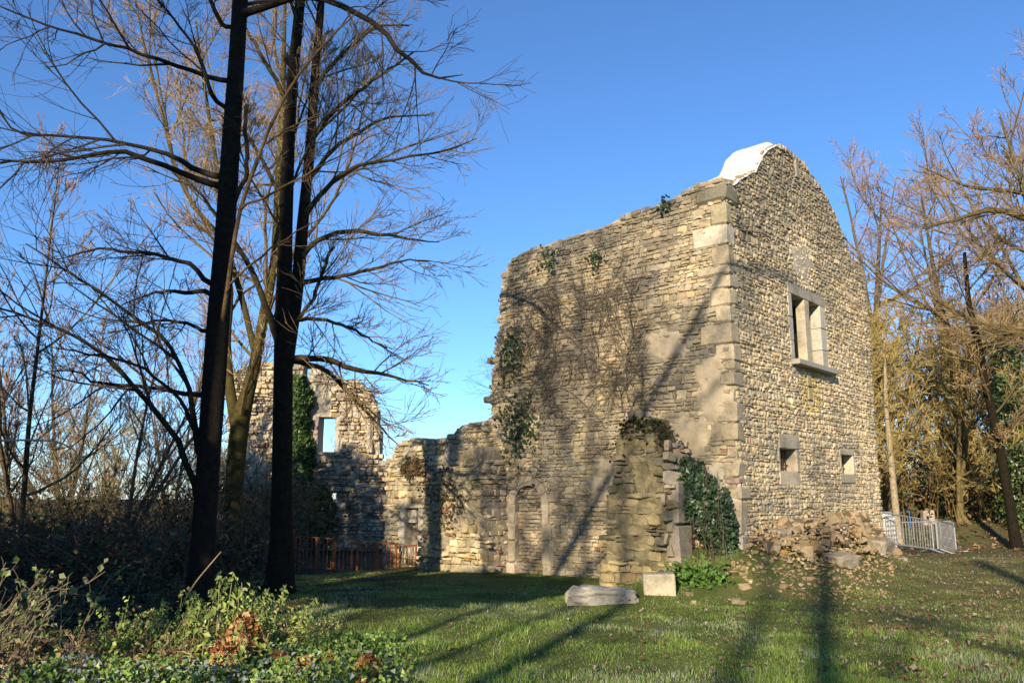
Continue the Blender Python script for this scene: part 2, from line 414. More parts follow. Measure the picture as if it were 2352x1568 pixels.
# side wall stones
holesL = [(1.02, 1.22, 3.62, 3.78), (.82, 1.0, 5.42, 5.56), (3.05, 3.2, 4.2, 4.3), (4.35, 4.47, 3.3, 3.45)]
def insideL(u, z):
    if u < .12 or u > lhi(z)-.03 or z > ltop(u)-.05: return False
    if DOOR[0]-.22 < u < DOOR[1]+.2 and z < 1.5: return False
    return not ((u-5.10)/(AR+.17))**2+((z-1.5)/.60)**2 < 1
q = lay(R1, .1, 6.5, -.3, 8.0, (.052, .108), (.09, .26), insideL, holesL, .045, .004)
cu, cz = q.mean(1)[:, 0], q.mean(1)[:, 1]
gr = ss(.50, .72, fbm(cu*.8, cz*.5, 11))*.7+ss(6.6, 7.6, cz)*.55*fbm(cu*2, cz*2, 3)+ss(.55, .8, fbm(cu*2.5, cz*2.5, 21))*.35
gr = gr+NR.uniform(-.1, .2, len(q))+.75*ss(1.6, 4.6, cu)*ss(.40, .66, fbm(cu*2.6, cz*.45, 63))+.35*ss(.48, .7, fbm(cu*1.4+4, cz*.9, 65))  # left-half streaks: staining plus soft tree shadow painted into the stone colour
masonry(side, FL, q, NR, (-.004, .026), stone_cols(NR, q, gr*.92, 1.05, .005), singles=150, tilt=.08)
# ragged left end of the side wall: stones sticking out sideways
tq = []
for z in np.arange(0, 7.0, .105):
    if R1.random() < .8: a = float(lhi(z)); tq.append((a-.22, a+R1.uniform(.0, .09), z, z+R1.uniform(.07, .1)))
for k, (a, b, z0, z1) in enumerate(tq):
    slab('end_stone', FL, (a, b, z0, z1, -.75 if k % 3 else -.5, R1.uniform(-.03, .03)), 'stone', side, tuple(PAL[k % 7]*R1.uniform(.55, 1)), .015, .02, R1)
for (x, z) in ((6.40, 3.98), (6.30, 4.92)):
    slab('corbel_stone', FL, (x-.35, x+.12, z-.09, z+.06, -.3, .02), 'stone', side, (.3, .26, .19), .03, .02, R1)
# coping stones on the broken top
u = .5
while u < 5.8:
    ww = R1.uniform(.10, .34); z = min(float(ltop(u)), float(ltop(u+ww))); h = R1.uniform(-.01, .07)
    slab('coping_stone', FL, (u, u+ww-.008, z-.07, z+h, -.8+R1.uniform(0, .1), R1.uniform(-.03, .05)), 'stone', side, tuple((np.array((.30, .26, .20)) if R1.random() > .1 else np.array((.4, .24, .14)))*R1.uniform(.75, 1.3)), .025, .022, R1)
    u += ww
# blocked door: thin infill stones, dressed jambs and arch
q = lay(R1, 4.72, 5.48, -.3, 1.9, (.06, .10), (.12, .3), lambda u, z: in_door(u, z), (), .01)
masonry(side, FL, q, NR, (.005, .03), stone_cols(NR, q, np.full(len(q), .35)), 0, off=-.14)
z = -.35; k = 0
while z < 1.5:
    h = R1.uniform(.36, .62); z1 = min(z+h, 1.5)
    for (a, b) in ((DOOR[1], DOOR[1]+R1.uniform(.15, .30)), (DOOR[0]-R1.uniform(.15, .32), DOOR[0])):
        slab('jamb_stone', FL, (a, b, z+.005, z1-.005, -.2, .03), 'dressed', side, tuple(np.array((.42, .355, .26))*R1.uniform(.7, 1.05)), .016, .025, R1)
    z = z1; k += 1
for k in range(7):
    a0, a1 = math.pi*k/7+.012, math.pi*(k+1)/7-.012
    mbv = MB(); V = []
    for d in (-.2, .03):
        for (rx, ry) in ((AR, .42), (AR+.19, .62)):
            for a in (a0, a1): V.append(tw(FL, 5.10+rx*math.cos(a), 1.5+ry*math.sin(a), d))
    mbv.add(V, [(4, 5, 7, 6), (0, 2, 3, 1), (0, 1, 5, 4), (2, 6, 7, 3), (0, 4, 6, 2), (1, 3, 7, 5)], c=np.array((.36, .30, .22))*R1.uniform(.75, 1.05))
    obj('voussoir', mbv, M['dressed'], side)
# gable stones
frames = [(2.74, 4.86, 4.42, 6.32), (1.80, 2.86, 1.90, 2.93), (5.10, 6.08, 1.97, 2.76), (3.62, 3.82, 8.95, 9.42), (3.5, 3.75, 3.75, 4.32)]
def insideG(u, z): return .10 < u < ghi(z)-.03 and z < gtop(u)-.06
q = lay(R1, .08, 8.1, -.2, 9.7, (.048, .098), (.08, .21), insideG, frames, .05, .004)
cu, cz = q.mean(1)[:, 0], q.mean(1)[:, 1]
gr = ss(5.2, 8.2, cz+2.4*(fbm(cu*.7, cz*.7, 31)-.5))*.62*ss(.0, 1.0, 1.15-np.abs(cu-4.2)/9)+ss(.55, .75, fbm(cu*1.3, cz*1.3, 41))*.35
pale = np.exp(-((cu-3.7)/.75)**2)*ss(5.8, 6.5, cz)*(1-ss(7.2, 8.4, cz))
gr = (gr*(1-.8*pale)+NR.uniform(-.1, .2, len(q)))*.95
gc = stone_cols(NR, q, gr, 1.04, .006); gc = gc*(1+.35*pale[:, None])
ylw = (np.abs(cu-3.7) < .5)*(cz > 3.5)*(cz < 4.4); gc[ylw > 0] = gc[ylw > 0]*np.array((.95, .9, .66))
masonry(gab, FG, q, NR, (.006, .036), gc*1.12, singles=150, tilt=.12, inset=.36, cut=(.10, .36), jit=.016)
# broken right edge and crown of the gable
for k, z in enumerate(np.arange(.2, 7.7, .095)):
    if R1.random() < .75:
        a = float(ghi(z)); slab('end_stone', FG, (a-.2, a+R1.uniform(-.02, .06), z, z+R1.uniform(.06, .09), -.7, R1.uniform(-.03, .04)), 'stone', gab, tuple(PAL[k % 7]*R1.uniform(.7, 1)), .015, .02, R1)
u = .75
while u < 7.6:
    ww = R1.uniform(.07, .17); z = min(float(gtop(u)), float(gtop(u+ww)))
    slab('coping_stone', FG, (u, u+ww-.006, z-.12, z+R1.uniform(-.03, .035), -.78 if u > 3 else -.4, R1.uniform(-.01, .05)), 'stone', gab, tuple(np.array((.33, .28, .21))*R1.uniform(.8, 1.4)), .025, .02, R1)
    u += ww
slab('upright_stone', FG, (3.63, 3.81, 8.96, 9.40, -.3, .04), 'stone', gab, (.3, .26, .2), .02, .02, R1)
for (a, b, z0, z1) in ((3.5, 3.74, 4.06, 4.32), (3.52, 3.72, 3.76, 4.04)):
    slab('stained_stone', FG, (a, b, z0, z1, -.2, .035), 'dressed', gab, (.35, .29, .15), .012, .01, R1)
# quoins
z = .95; k = 0
for h in (.62, .30, .16, .24, .2, .22, .34, .42, .28, .26, .22, .34, .40, .34, .36, .24, .20, .42, .42, .46):
    a1 = (.50, .34, .42, .30, .62, .36)[k % 6]*R1.uniform(.85, 1.15); b1 = (.22, .34, .26, .36)[k % 4]*R1.uniform(.85, 1.2)
    if k == 18: a1, b1 = .72, .30
    if k in (17, 19): a1, b1 = .33, .26
    if k == 12: a1 = .62
    tone = R1.uniform(.72, 1.05); c = np.array((.46, .375, .25))*tone
    if k == 2: c = np.array((.34, .24, .18))
    if k == 18: c = np.array((.54, .47, .36))
    if k == 19: c = np.array((.34, .29, .18))
    if k in (4, 5, 8): z += h; k += 1; continue
    slab('quoin', FL, (-.035, a1, z+.006, z+h-.008, -b1, .03+R1.uniform(-.01, .015)), 'dressed', house, tuple(c), .04 if k % 3 else .022, .03 if k < 17 else .015, R1)
    z += h; k += 1
slab('quoin', FL, (-.05, .62, z+.01, z+.36, -.5, .06), 'dressed', house, (.2, .18, .13), .07, .04, R1, 'dark mossy cap block at the top of the corner')
TOPZ = z
slab('quoin', FL, (-.03, .30, .20, .94, -.26, .03), 'dressed', house, (.42, .38, .31), .02, .02, R1)
# patches of old render by the corner and low down on the side wall
def patch(name, fr, cu_, cz_, ru, rz, d, c, seed, parent):
    nu_ = nz_ = 34; a = np.linspace(-1, 1, nu_); U, Zz = np.meshgrid(a, a)
    f = (fbm(U*2.1+9, Zz*2.6+9, seed, 4)-.5)*1.5+.42-np.maximum(np.hypot(U, Zz)-.45, 0)*1.5
    hgt = d*np.clip(f*3.5, -1.2, .9)+.016*(fbm(U*6+9, Zz*6+9, seed+2)-.5)
    V = tw(fr, cu_+U*ru, cz_+Zz*rz, hgt); i = (np.arange(nz_-1)[:, None]*nu_+np.arange(nu_-1)[None]).ravel()
    keep = (np.maximum(hgt.ravel()[i], hgt.ravel()[i+nu_+1]) > -d*.9)
    obj(name, MB().add(V, np.stack([i, i+1, i+nu_+1, i+nu_], 1)[keep], c=c), M['plaster'], parent, True)
for n_, (a, b, ru, rz, d, c) in enumerate(((.48, 3.75, .45, .85, .03, (.42, .345, .235)), (.42, 1.6, .45, .9, .035, (.44, .38, .29)), (1.0, 2.75, .75, .55, .03, (.42, .34, .225)), (1.5, 4.7, .6, .45, .026, (.40, .33, .235)), (2.9, 2.0, .7, .5, .026, (.44, .36, .25)))):
    patch('render_patch', FL, a, b, ru, rz, d, c, n_*5+2, side)
patch('render_patch', FG, 3.6, 6.8, .8, .7, .026, (.44, .38, .29), 44, gab)
# white lime cap over the left shoulder of the gable
us = np.linspace(.38, 3.5, 60); ds = np.linspace(-.90, .04, 16); U, Dd = np.meshgrid(us, ds)
fold = np.abs(fbm(U*3.1+Dd*1.2, Dd*3.0+4, 5)-.5)*2
Zt = gtop(U)+.03+.05*ss(.0, .5, 1-fold)*ss(.0, -.25, Dd)+.05*(fbm(U*1.6+2, Dd*1.6, 7)-.4)+.06*(fbm(U*7+2, Dd*7, 17)-.5)-.10*ss(-.10, .04, Dd)-.22*ss(-.82, -.90, Dd)
Zt = Zt-.10*ss(2.6, 3.5, U)-.06*ss(.7, .38, U)
i = (np.arange(15)[:, None]*60+np.arange(59)[None]).ravel()
obj('white_cap', MB().add(tw(FG, U, Zt, Dd), np.stack([i, i+1, i+61, i+60], 1)), M['white_cap'], house, True)['label'] = 'bright white lime capping over the gable shoulder'
# mullioned window
def frame_part(nm, b, c=(.46, .41, .32), **k): return slab(nm, FG, b, 'dressed', win, c, .012, .006, R1, **k)
win = bpy.data.objects.new('mullioned_window', None); link(win, house)
frame_part('lintel', (2.76, 4.84, 6.06, 6.30, -.30, .025), (.40, .34, .26))
frame_part('mullion', (3.63, 3.90, 4.57, 6.06, -.20, .012), (.44, .38, .27))
for (a, b) in ((2.75, 2.935), (4.515, 4.83)):
    for (z0, z1) in ((4.57, 5.0), (5.0, 5.52), (5.52, 6.06)):
        frame_part('jamb_stone', (a-R1.uniform(0, .03), b, z0+.003, z1-.003, -.22, .022), tuple(np.array((.50, .45, .36))*R1.uniform(.85, 1.08)))
frame_part('window_sill', (2.72, 4.95, 4.45, 4.57, -.35, .20), (.36, .33, .27))
for k in range(8): slab('dark_backing', FG, (2.82+k*.228+.004, 2.82+(k+1)*.228-.004, 4.51, 6.13, -.62, -.58), 'darkwood', win, bevel=0, jit=.002)  # dark panels added behind the openings in place of the unlit room
def small_window(h, lintel, sill):
    w_ = bpy.data.objects.new('barred_window', None); link(w_, house)
    for nm, b in (('lintel', (*lintel, -.3, .022)), ('window_sill', (*sill, -.3, .022)), ('jamb_stone', (h[0]-.09, h[0]+.003, h[2], h[3], -.3, .015)), ('jamb_stone', (h[1]-.003, h[1]+.14, h[2], h[3], -.3, .015))):
        slab(nm, FG, b, 'dressed', w_, tuple(np.array((.47, .39, .275))*R1.uniform(.9, 1.1)), .012, .008, R1)
    for k in range(5):
        uu = h[0]+(h[1]-h[0])*(k+.7)/5.4; bar_ = MB(); bar(bar_, tw(FG, uu, h[2], -.2), tw(FG, uu, h[3], -.2), .013); obj('bar', bar_, M['iron'], w_)
    for k in range(2):
        zz = h[2]+(h[3]-h[2])*(k+.8)/2.6; bar_ = MB(); bar(bar_, tw(FG, h[0], zz, -.2), tw(FG, h[1], zz, -.2), .012); obj('bar', bar_, M['iron'], w_)
small_window(SW1, (1.86, 2.86, 2.64, 2.93), (1.80, 2.68, 1.90, 2.17))
small_window(SW2, (5.14, 6.08, 2.63, 2.75), (5.08, 5.98, 1.98, 2.19))

# ---- masonry pier in front of the side wall
pier = thing('broken_pier', 'mossy stump of a broken stone pier standing before the long wall', 'pier', tuple(tw(FL, 1.8, 0, .4)))
plo = interp([(-1, .93), (.4, .95), (.75, .97), (1.6, 1.02), (2.0, 1.12), (2.4, 1.2), (2.8, 1.28), (3.2, 1.45)])
phi = interp([(-1, 2.66), (.4, 2.62), (.55, 2.46), (1.6, 2.38), (2.1, 2.24), (2.4, 2.2), (2.8, 2.12), (3.2, 1.85)])
ptop = interp([(.9, 2.3), (1.28, 2.9), (1.4, 3.08), (1.7, 3.16), (1.95, 3.08), (2.15, 2.8), (2.7, .6)])
FP = (C-G*.8, L, -G)
pc = core('pier_core', FP, np.arange(.9, 2.75, .08), np.arange(-.4, 3.3, .08), .85, 'mortar', pier, lambda u: np.asarray(u)*0+3.16, plo, phi, d0=-.02, cc=(.25, .205, .115), rough=.14, seed=12)
q = lay(R1, .9, 2.8, -.1, 3.15, (.08, .19), (.14, .42), lambda u, z: plo(z)-.04 < u < phi(z)+.02 and (z < .5 or fbm(u*1.9, z*1.9, 33) < .60), (), .05, .012)
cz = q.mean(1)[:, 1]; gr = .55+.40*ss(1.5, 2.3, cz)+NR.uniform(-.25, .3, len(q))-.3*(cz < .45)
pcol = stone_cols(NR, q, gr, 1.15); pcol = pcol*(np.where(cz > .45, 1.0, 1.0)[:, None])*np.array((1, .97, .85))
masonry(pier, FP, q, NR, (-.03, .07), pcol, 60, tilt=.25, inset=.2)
FPR = (C+L*.97-G*.8, G, -L)
q = lay(R1, -.02, .80, -.1, 2.7, (.11, .24), (.2, .45), lambda u, z: True, (), .04, .012)
masonry(pier, FPR, q, NR, (-.04, .05), stone_cols(NR, q, NR.uniform(.2, .8, len(q))), 10, tilt=.25)
for k, (z0, z1) in enumerate(((.35, 1.15), (1.17, 1.95))):
    slab('jamb_stone', FP, (.82, 1.06, z0, z1, -.5, -.02), 'dressed', pier, (.3, .25, .19), .02, .02, R1)

# ---- low broken wall to the left of the house
low = thing('low_broken_wall', 'low crumbling stone wall with walled-up niche left of the tall house', 'wall', tuple(tw(FL, 8, 0, 0)))
FA = (C+G*.1, L, -G)
atop = interp([(5.5, 3.5), (6.32, 3.5), (6.9, 3.43), (7.35, 3.40), (7.66, 3.2), (7.97, 3.08), (8.5, 3.05), (9.28, 3.12), (9.71, 3.02), (9.97, 2.9), (10.05, 2.6), (10.4, 2.6)])
ahi = interp([(-1, 10.25), (.5, 10.2), (1.1, 10.18), (2.0, 10.12), (2.6, 10.06), (3.1, 9.8)])
NICHE = (8.86, 9.38, .42, 1.36)
core('wall_core', FA, np.concatenate([np.arange(6.12, 10.5, .1), NICHE[:2]]), np.concatenate([np.arange(-.8, 3.6, .1), NICHE[2:]]), .75, 'mortar', low, atop, None, ahi, lambda u, z: NICHE[0] < u < NICHE[1] and NICHE[2] < z < NICHE[3], cc=(.48, .42, .31), rough=.05, seed=15)
core('niche_back', FA, np.arange(8.7, 9.6, .15), np.arange(.2, 1.6, .15), .5, 'mortar', low, lambda u: np.asarray(u)*0+1.5, d0=-.28, cc=(.42, .36, .27), seed=16)
nz_ = [(8.66, 9.58, .3, 1.52)]
q = lay(R1, 6.15, 10.3, -.5, 3.5, (.08, .15), (.14, .36), lambda u, z: u < ahi(z)-.02 and z < atop(u)-.04 and not (z > 2.02 and 7.75 < u < 9.65 and fbm(u*1.7, z*2.2, 61) > .47), nz_, .04)
cu, cz = q.mean(1)[:, 0], q.mean(1)[:, 1]
masonry(low, FA, q, NR, (.0, .06), stone_cols(NR, q, ss(.5, .8, fbm(cu, cz, 51))*.5+NR.uniform(-.15, .1, len(q)), 1.1)*1.08, 100, tilt=.2)
q = lay(R1, 8.86, 9.38, .42, 1.12, (.07, .11), (.12, .22), lambda u, z: u < 9.22, (), .02)
masonry(low, FA, q, NR, (.0, .04), stone_cols(NR, q, NR.uniform(0, .3, len(q))), 0, off=-.2)
for (b_, c) in (((9.38, 9.58, .28, .62, -.2, .03), 1), ((9.38, 9.62, .63, 1.05, -.2, .03), .95), ((9.38, 9.56, 1.06, 1.38, -.2, .03), 1.05), ((8.64, 8.86, .3, .72, -.2, .03), 1), ((8.66, 8.86, .73, 1.36, -.2, .03), .97), ((8.62, 9.62, 1.38, 1.5, -.2, .035), .9), ((9.05, 9.38, 1.0, 1.34, -.24, -.08), 1)):
    slab('niche_stone', FA, b_, 'dressed', low, tuple(np.array((.52, .46, .34))*c), .012, .008, R1)
u = 6.2
while u < 10.0:
    ww = R1.uniform(.2, .42); z = min(float(atop(u)), float(atop(u+ww)))
    slab('coping_stone', FA, (u, u+ww-.02, z-.08, z+R1.uniform(.02, .10), -.72, R1.uniform(-.02, .05)), 'stone', low, tuple(np.array((.42, .37, .28))*R1.uniform(.7, 1.15)), .03, .025, R1)
    u += ww
# thick broken buttress in front of it
but = thing('broken_buttress', 'rough buttress of broken masonry between rusty fence and tall house', 'buttress', tuple(tw(FL, 6.8, 0, .4)))
FBt = (C-G*.7, L, -G)
btop = interp([(5.3, 2.2), (5.6, 2.45), (6.0, 2.8), (6.35, 2.72), (6.7, 2.37), (7.1, 2.33), (7.72, 2.22), (7.8, 2.0), (8.2, 2.0)])
bhi = interp([(-1, 8.05), (0, 8.0), (.55, 7.9), (1.2, 7.72), (1.5, 7.45), (1.8, 7.55), (2.25, 7.7)])
blo = interp([(-1, 5.72), (1.5, 5.75), (2.0, 5.8), (2.8, 5.95)])
core('buttress_core', FBt, np.arange(5.6, 8.2, .1), np.arange(-.6, 2.9, .1), .8, 'mortar', but, btop, blo, bhi, cc=(.36, .30, .2), rough=.1, seed=18)
q = lay(R1, 5.6, 8.1, -.45, 2.8, (.085, .16), (.14, .34), lambda u, z: blo(z) < u < bhi(z) and z < btop(u)-.03 and fbm(u*1.5, z*1.5, 71) < .66, (), .05)
cu, cz = q.mean(1)[:, 0], q.mean(1)[:, 1]
masonry(but, FBt, q, NR, (-.01, .07), stone_cols(NR, q, ss(.45, .75, fbm(cu*1.2, cz*1.2, 81))*.55+NR.uniform(-.1, .15, len(q)), 1.15), 80, tilt=.25)
FBr = (C+L*5.74-G*.7, G, -L)
q = lay(R1, 0, .7, -.4, 2.4, (.09, .16), (.15, .35), lambda u, z: True, (), .03); masonry(but, FBr, q, NR, (-.02, .04), stone_cols(NR, q, NR.uniform(.1, .5, len(q))), 0)

# ---- second ruin beyond the fence
RY = 32.0; RX = -10.95
FF = (np.array((RX, RY)), np.array((1., 0.)), np.array((0., -1.)))
def rp(x, y): p = at(x, y, RY); return (p[0]-RX, p[2])
ruin = thing('far_ruin', 'far ruined facade with empty rectangular window behind the dark trees', 'ruin', (RX+3, RY, 0))
rt = [rp(*p) for p in ((510, 862), (540, 850), (575, 842), (600, 830), (640, 838), (690, 836), (700, 836), (701, 868), (713, 868), (714, 836), (735, 836), (758, 850), (768, 872), (798, 874), (812, 870), (826, 873), (848, 895), (862, 920), (868, 950), (873, 990), (877, 1060), (884, 1068), (900, 1062))]
for k in range(1, len(rt)):
    if rt[k][0] <= rt[k-1][0]: rt[k] = (rt[k-1][0]+.01, rt[k][1])
rtop = interp(rt)
w0, w1 = rp(733, 957), rp(768, 1037); RW = (w0[0], w1[0], w1[1], w0[1])
v0, v1 = rp(752, 1132), rp(770, 1180); RW2 = (v0[0], v1[0], v1[1], v0[1])
n0, n1 = rp(720, 888), rp(757, 954); RN = (n0[0], n1[0], n1[1], n0[1])
def rhole(u, z): return any(h[0] < u < h[1] and h[2] < z < h[3] for h in (RW, RW2))
core('facade_core', FF, np.concatenate([np.arange(0, 6.5, .13), RW[:2], RW2[:2]]), np.concatenate([np.arange(-1, 7.2, .13), RW[2:], RW2[2:]]), .9, 'mortar', ruin, rtop, None, None, rhole, cc=(.44, .39, .30), rough=.16, seed=22)
q = lay(R1, 0, 6.5, -.6, 7.1, (.09, .19), (.14, .38), lambda u, z: z < rtop(u)-.04 and fbm(u*.9, z*.9, 91) < .74, [RW, RW2, RN], .06, .015)
cu, cz = q.mean(1)[:, 0], q.mean(1)[:, 1]
masonry(ruin, FF, q, NR, (-.02, .14), stone_cols(NR, q, ss(.5, .8, fbm(cu*.7, cz*.7, 95))*.45+NR.uniform(-.1, .1, len(q)), .98)*1.02, 120, tilt=.3, inset=.22, base=-.12)
u = 0
while u < 6.1:
    ww = R1.uniform(.25, .55); z = min(float(rtop(u)), float(rtop(u+ww)))
    slab('coping_stone', FF, (u, u+ww-.03, z-.2, z+R1.uniform(.0, .12), -.85, R1.uniform(-.05, .1)), 'stone', ruin, tuple(np.array((.40, .35, .27))*R1.uniform(.7, 1.1)), .05, .05, R1)
    u += ww
slab('window_lintel', FF, (RW[0]-.1, RW[1]+.18, RW[3], RW[3]+.28, -.6, .0), 'dressed', ruin, (.36, .29, .24), .02, .02, R1)
slab('window_jamb', FF, (RW[1], RW[1]+.2, RW[2], RW[3], -.5, .06), 'dressed', ruin, (.42, .38, .33), .02, .02, R1)
slab('window_jamb', FF, (RW[0]-.2, RW[0], RW[2]-.9, RW[3], -.5, .05), 'dressed', ruin, (.36, .32, .27), .02, .02, R1)
a = rp(845, 975); b_ = rp(856, 1040); slab('upright_stone', FF, (a[0], b_[0], b_[1], a[1], -.2, .16), 'dressed', ruin, (.42, .37, .29), .02, .02, R1)
slab('window_lintel', FF, (rp(698, 836)[0], rp(720, 836)[0], rp(700, 842)[1], rp(700, 834)[1], -.6, .05), 'dressed', ruin, (.3, .26, .2), .02, .01, R1)

# ------------------------------------------------------------------ loose stones
def rock_mesh(name, rng, c=(.42, .36, .27), box=.55, npt=22):
    bm = bmesh.new()
    for _ in range(npt):
        p = rng.normal(0, 1, 3); p /= np.linalg.norm(p); p = np.sign(p)*np.abs(p)**box
        bm.verts.new(Vector(p*rng.uniform(.82, 1.0)*.5))
    r = bmesh.ops.convex_hull(bm, input=bm.verts)
    bmesh.ops.delete(bm, geom=[v for v in bm.verts if not v.link_faces], context='VERTS')
    bmesh.ops.recalc_face_normals(bm, faces=bm.faces)
    me = bpy.data.meshes.new(name); bm.to_mesh(me); bm.free()
    a = me.color_attributes.new('Col', 'FLOAT_COLOR', 'POINT')
    for d in a.data: d.color = (*c, 1)
    me.materials.append(M['rubble']); return me
def lump_mesh(name, power, amp, c, seed, sub=4):
    bm = bmesh.new(); bmesh.ops.create_icosphere(bm, subdivisions=sub, radius=1)
    P = np.array([v.co for v in bm.verts]); D_ = np.sign(P)*np.abs(P)**power
    D_ = D_/np.maximum(np.abs(D_).max(1, keepdims=True)**.35, .3)
    f = 1+amp*(fbm(P[:, 0]*2.2+P[:, 2]*1.3+seed, P[:, 1]*2.2+P[:, 2]*1.7+9, seed, 4)-.5)*2-amp*.8*(fbm(P[:, 0]*5+3, P[:, 1]*5+P[:, 2]*4, seed+3) > .62)
    for v, p_ in zip(bm.verts, D_*f[:, None]*.5): v.co = Vector(p_)
    me = bpy.data.meshes.new(name); bm.to_mesh(me); bm.free()
    a = me.color_attributes.new('Col', 'FLOAT_COLOR', 'POINT')
    for d in a.data: d.color = (*c, 1)
    me.materials.append(M['stone']); return me
NR2 = np.random.default_rng(77)
ROCKS = [rock_mesh('rubble_stone', NR2, (.40, .335, .235), .45, 12) for _ in range(14)]
def place_rock(name, me, loc, size, rot, label, cat, group=None):
    o = bpy.data.objects.new(name, me); col.objects.link(o); o.location = loc; o.scale = size; o.rotation_euler = rot
    return tag(o, label, cat, group)
rng = NR2; n = 0
for k in range(150):
    u = rng.uniform(.1, 6.9); d = rng.beta(1.1, 2.4)*1.25+.03
    if tw(FG, u, 0, d)[0]/tw(FG, u, 0, d)[1] > .436: u -= 1.6
    s = rng.choice((.14, .2, .28, .40))*rng.uniform(.8, 1.25)*(1-.25*d); hp = (.42+.28*fbm(u*.9, 3, 5))*np.exp(-(d/.75)**2)*ss(-.2, .7, u)
    p = tw(FG, u, 0, d); z = float(gz(p[0], p[1]))+hp*rng.uniform(.15, .8)
    place_rock('rubble_stone', ROCKS[k % 14], (p[0], p[1], z), (s*rng.uniform(.8, 1.5), s*rng.uniform(.7, 1.1), s*rng.uniform(.5, .8)), (rng.normal(0, .3), rng.normal(0, .3), rng.uniform(0, 6.28)), 'ochre rubble stone in the collapsed heap along the foot of the gable', 'stone', 'rubble heap stones')
big = lump_mesh('boulder', .5, .12, (.30, .25, .18), 9, 3)
for (u, z, d, s, rz, lb) in ((4.95, .52, .75, (.95, .6, .55), .9, 'large dark squared boulder at the right of the rubble heap'),
                            (5.0, .16, .95, (.8, .55, .5), .4, 'dark mossy boulder lying lowest in front of the rubble heap'),
                            (6.4, .42, .3, (.6, .42, .34), .8, 'grey boulder against the right end of the gable foot'),
                            (3.75, 1.02, .25, (.9, .45, .18), .83, 'flat grey slab lying on top of the rubble heap'),
                            (1.1, .92, .2, (.5, .4, .3), .7, 'pale squared block at the left top of the rubble heap'),
                            (2.2, .42, .95, (.7, .5, .35), .6, 'broad brown rock half buried in the rubble slope')):
    p = tw(FG, u, z, d); o = place_rock('boulder', big, p, s, (.1, -.05, rz), lb, 'boulder')
# orange stone
p = tw(FG, .75, .62, .45); o = place_rock('rubble_stone', rock_mesh('ochre_stone', NR2, (.62, .36, .10)), p, (.34, .22, .2), (.1, .2, .9), 'bright orange stone near the left end of the rubble heap', 'stone')
# small debris spread as one mass
mbd = MB(); hull = []
for _ in range(6):
    bm = bmesh.new()
    for _ in range(9):
        p = rng.normal(0, 1, 3); bm.verts.new(Vector(p/np.linalg.norm(p)*.5))
    bmesh.ops.convex_hull(bm, input=bm.verts); bm.verts.index_update(); bm.verts.ensure_lookup_table()
    hull.append((np.array([v.co for v in bm.verts]), np.array([[v.index for v in f.verts] for f in bm.faces]))); bm.free()
for k in range(2000):
    u = rng.uniform(-.9, 7.6); d = rng.beta(1.2, 2.4)*2.6+.05; p = tw(FG, u, 0, d)
    if p[0]/p[1] > .446: continue
    s = rng.uniform(.03, .11)*(1.2-.2*d); V, T = hull[k % 6]
    an = rng.uniform(0, 6.28); R = np.array(((math.cos(an), -math.sin(an), 0), (math.sin(an), math.cos(an), 0), (0, 0, .7)))
    hp = (.42+.28*fbm(u*.9, 3, 5))*np.exp(-(d/.75)**2)*ss(-.2, .7, u)*rng.uniform(.2, .9)
    mbd.add(V@R.T*s+np.array((p[0], p[1], float(gz(p[0], p[1]))+s*.15+hp)), tris=T, c=PAL[k % 7]*rng.uniform(.35, .95)*np.array((1.0, .9, .78)))
tag(obj('stone_debris', mbd, M['stone']), 'small broken stone debris strewn below the gable', kind='stuff')
def rock_thing(name, label, cat, box_center, size, rz, c, seed, boxy=.4, npt=30, rot=(0, 0)):
    me = rock_mesh(name, np.random.default_rng(seed), c, boxy, npt); me.materials.clear(); me.materials.append(M['stone'])
    return place_rock(name, me, box_center, size, (rot[0], rot[1], rz), label, cat)
place_rock('flat_rock', lump_mesh('flat_rock', .6, .16, (.36, .32, .26), 4), (1.42, 13.65, .05), (1.15, .55, .42), (.05, .04, .12), 'long low grey rock lying in the grass before the pier', 'rock')
place_rock('cut_block', lump_mesh('cut_block', .16, .035, (.45, .38, .265), 12), (2.42, 14.1, .22), (.52, .40, .42), (.03, -.04, -.12), 'squared pale stone block set upright in the grass', 'stone block')
rock_thing('flat_stone', 'small pale flat stone at the foot of the rusty fence', 'stone', (-2.84, 20.4, -.28), (.62, .3, .22), .0, (.5, .47, .42), 6)
mr = rock_thing('mossy_boulder', 'moss-covered boulder top at the bottom edge beside the dead ferns', 'boulder', (-2.45, 7.95, -.02), (.7, .5, .34), .2, (.1, .11, .03), 8, .9, 40); mr.data.materials.clear(); mr.data.materials.append(M['moss'])
for k in range(16):
    x, y = rng.uniform(2.7, 5.2), rng.uniform(13.2, 14.9); s = rng.uniform(.08, .2)
    place_rock('field_stone', ROCKS[k % 14], (x, y, float(gz(x, y))+s*.2), (s*1.3, s, s*.7), (0, 0, rng.uniform(0, 6)), 'small loose stone in the grass below the corner', 'stone', 'loose stones in the grass')

# ------------------------------------------------------------------ fences, barriers and building blocks
def iron_fence(label, p0, p1, z0, z1, h, nposts, mat='rust'):
    p0 = np.array(p0, float); p1 = np.array(p1, float); Ln = np.linalg.norm(p1-p0)
    t = thing('iron_fence', label, 'fence', (*p0, z0), 'rusty iron railings before the ruin')
    def pt(s, z): p = p0+(p1-p0)*s; return (p[0], p[1], z0+(z1-z0)*s+z)
    for s in np.linspace(0, 1, nposts):
        mbp = MB(); bar(mbp, pt(s, -.06), pt(s, h+.02), .030, 4); obj('post', mbp, M[mat], t)
    for z in (.09, h):
        mbp = MB(); bar(mbp, pt(0, z), pt(1, z), .014, 4); obj('rail', mbp, M[mat], t)
    nb = int(Ln/.115)
    for k in range(1, nb):
        mbp = MB(); bar(mbp, pt(k/nb, .09), pt(k/nb, h), .0125, 4); obj('bar', mbp, M[mat], t)
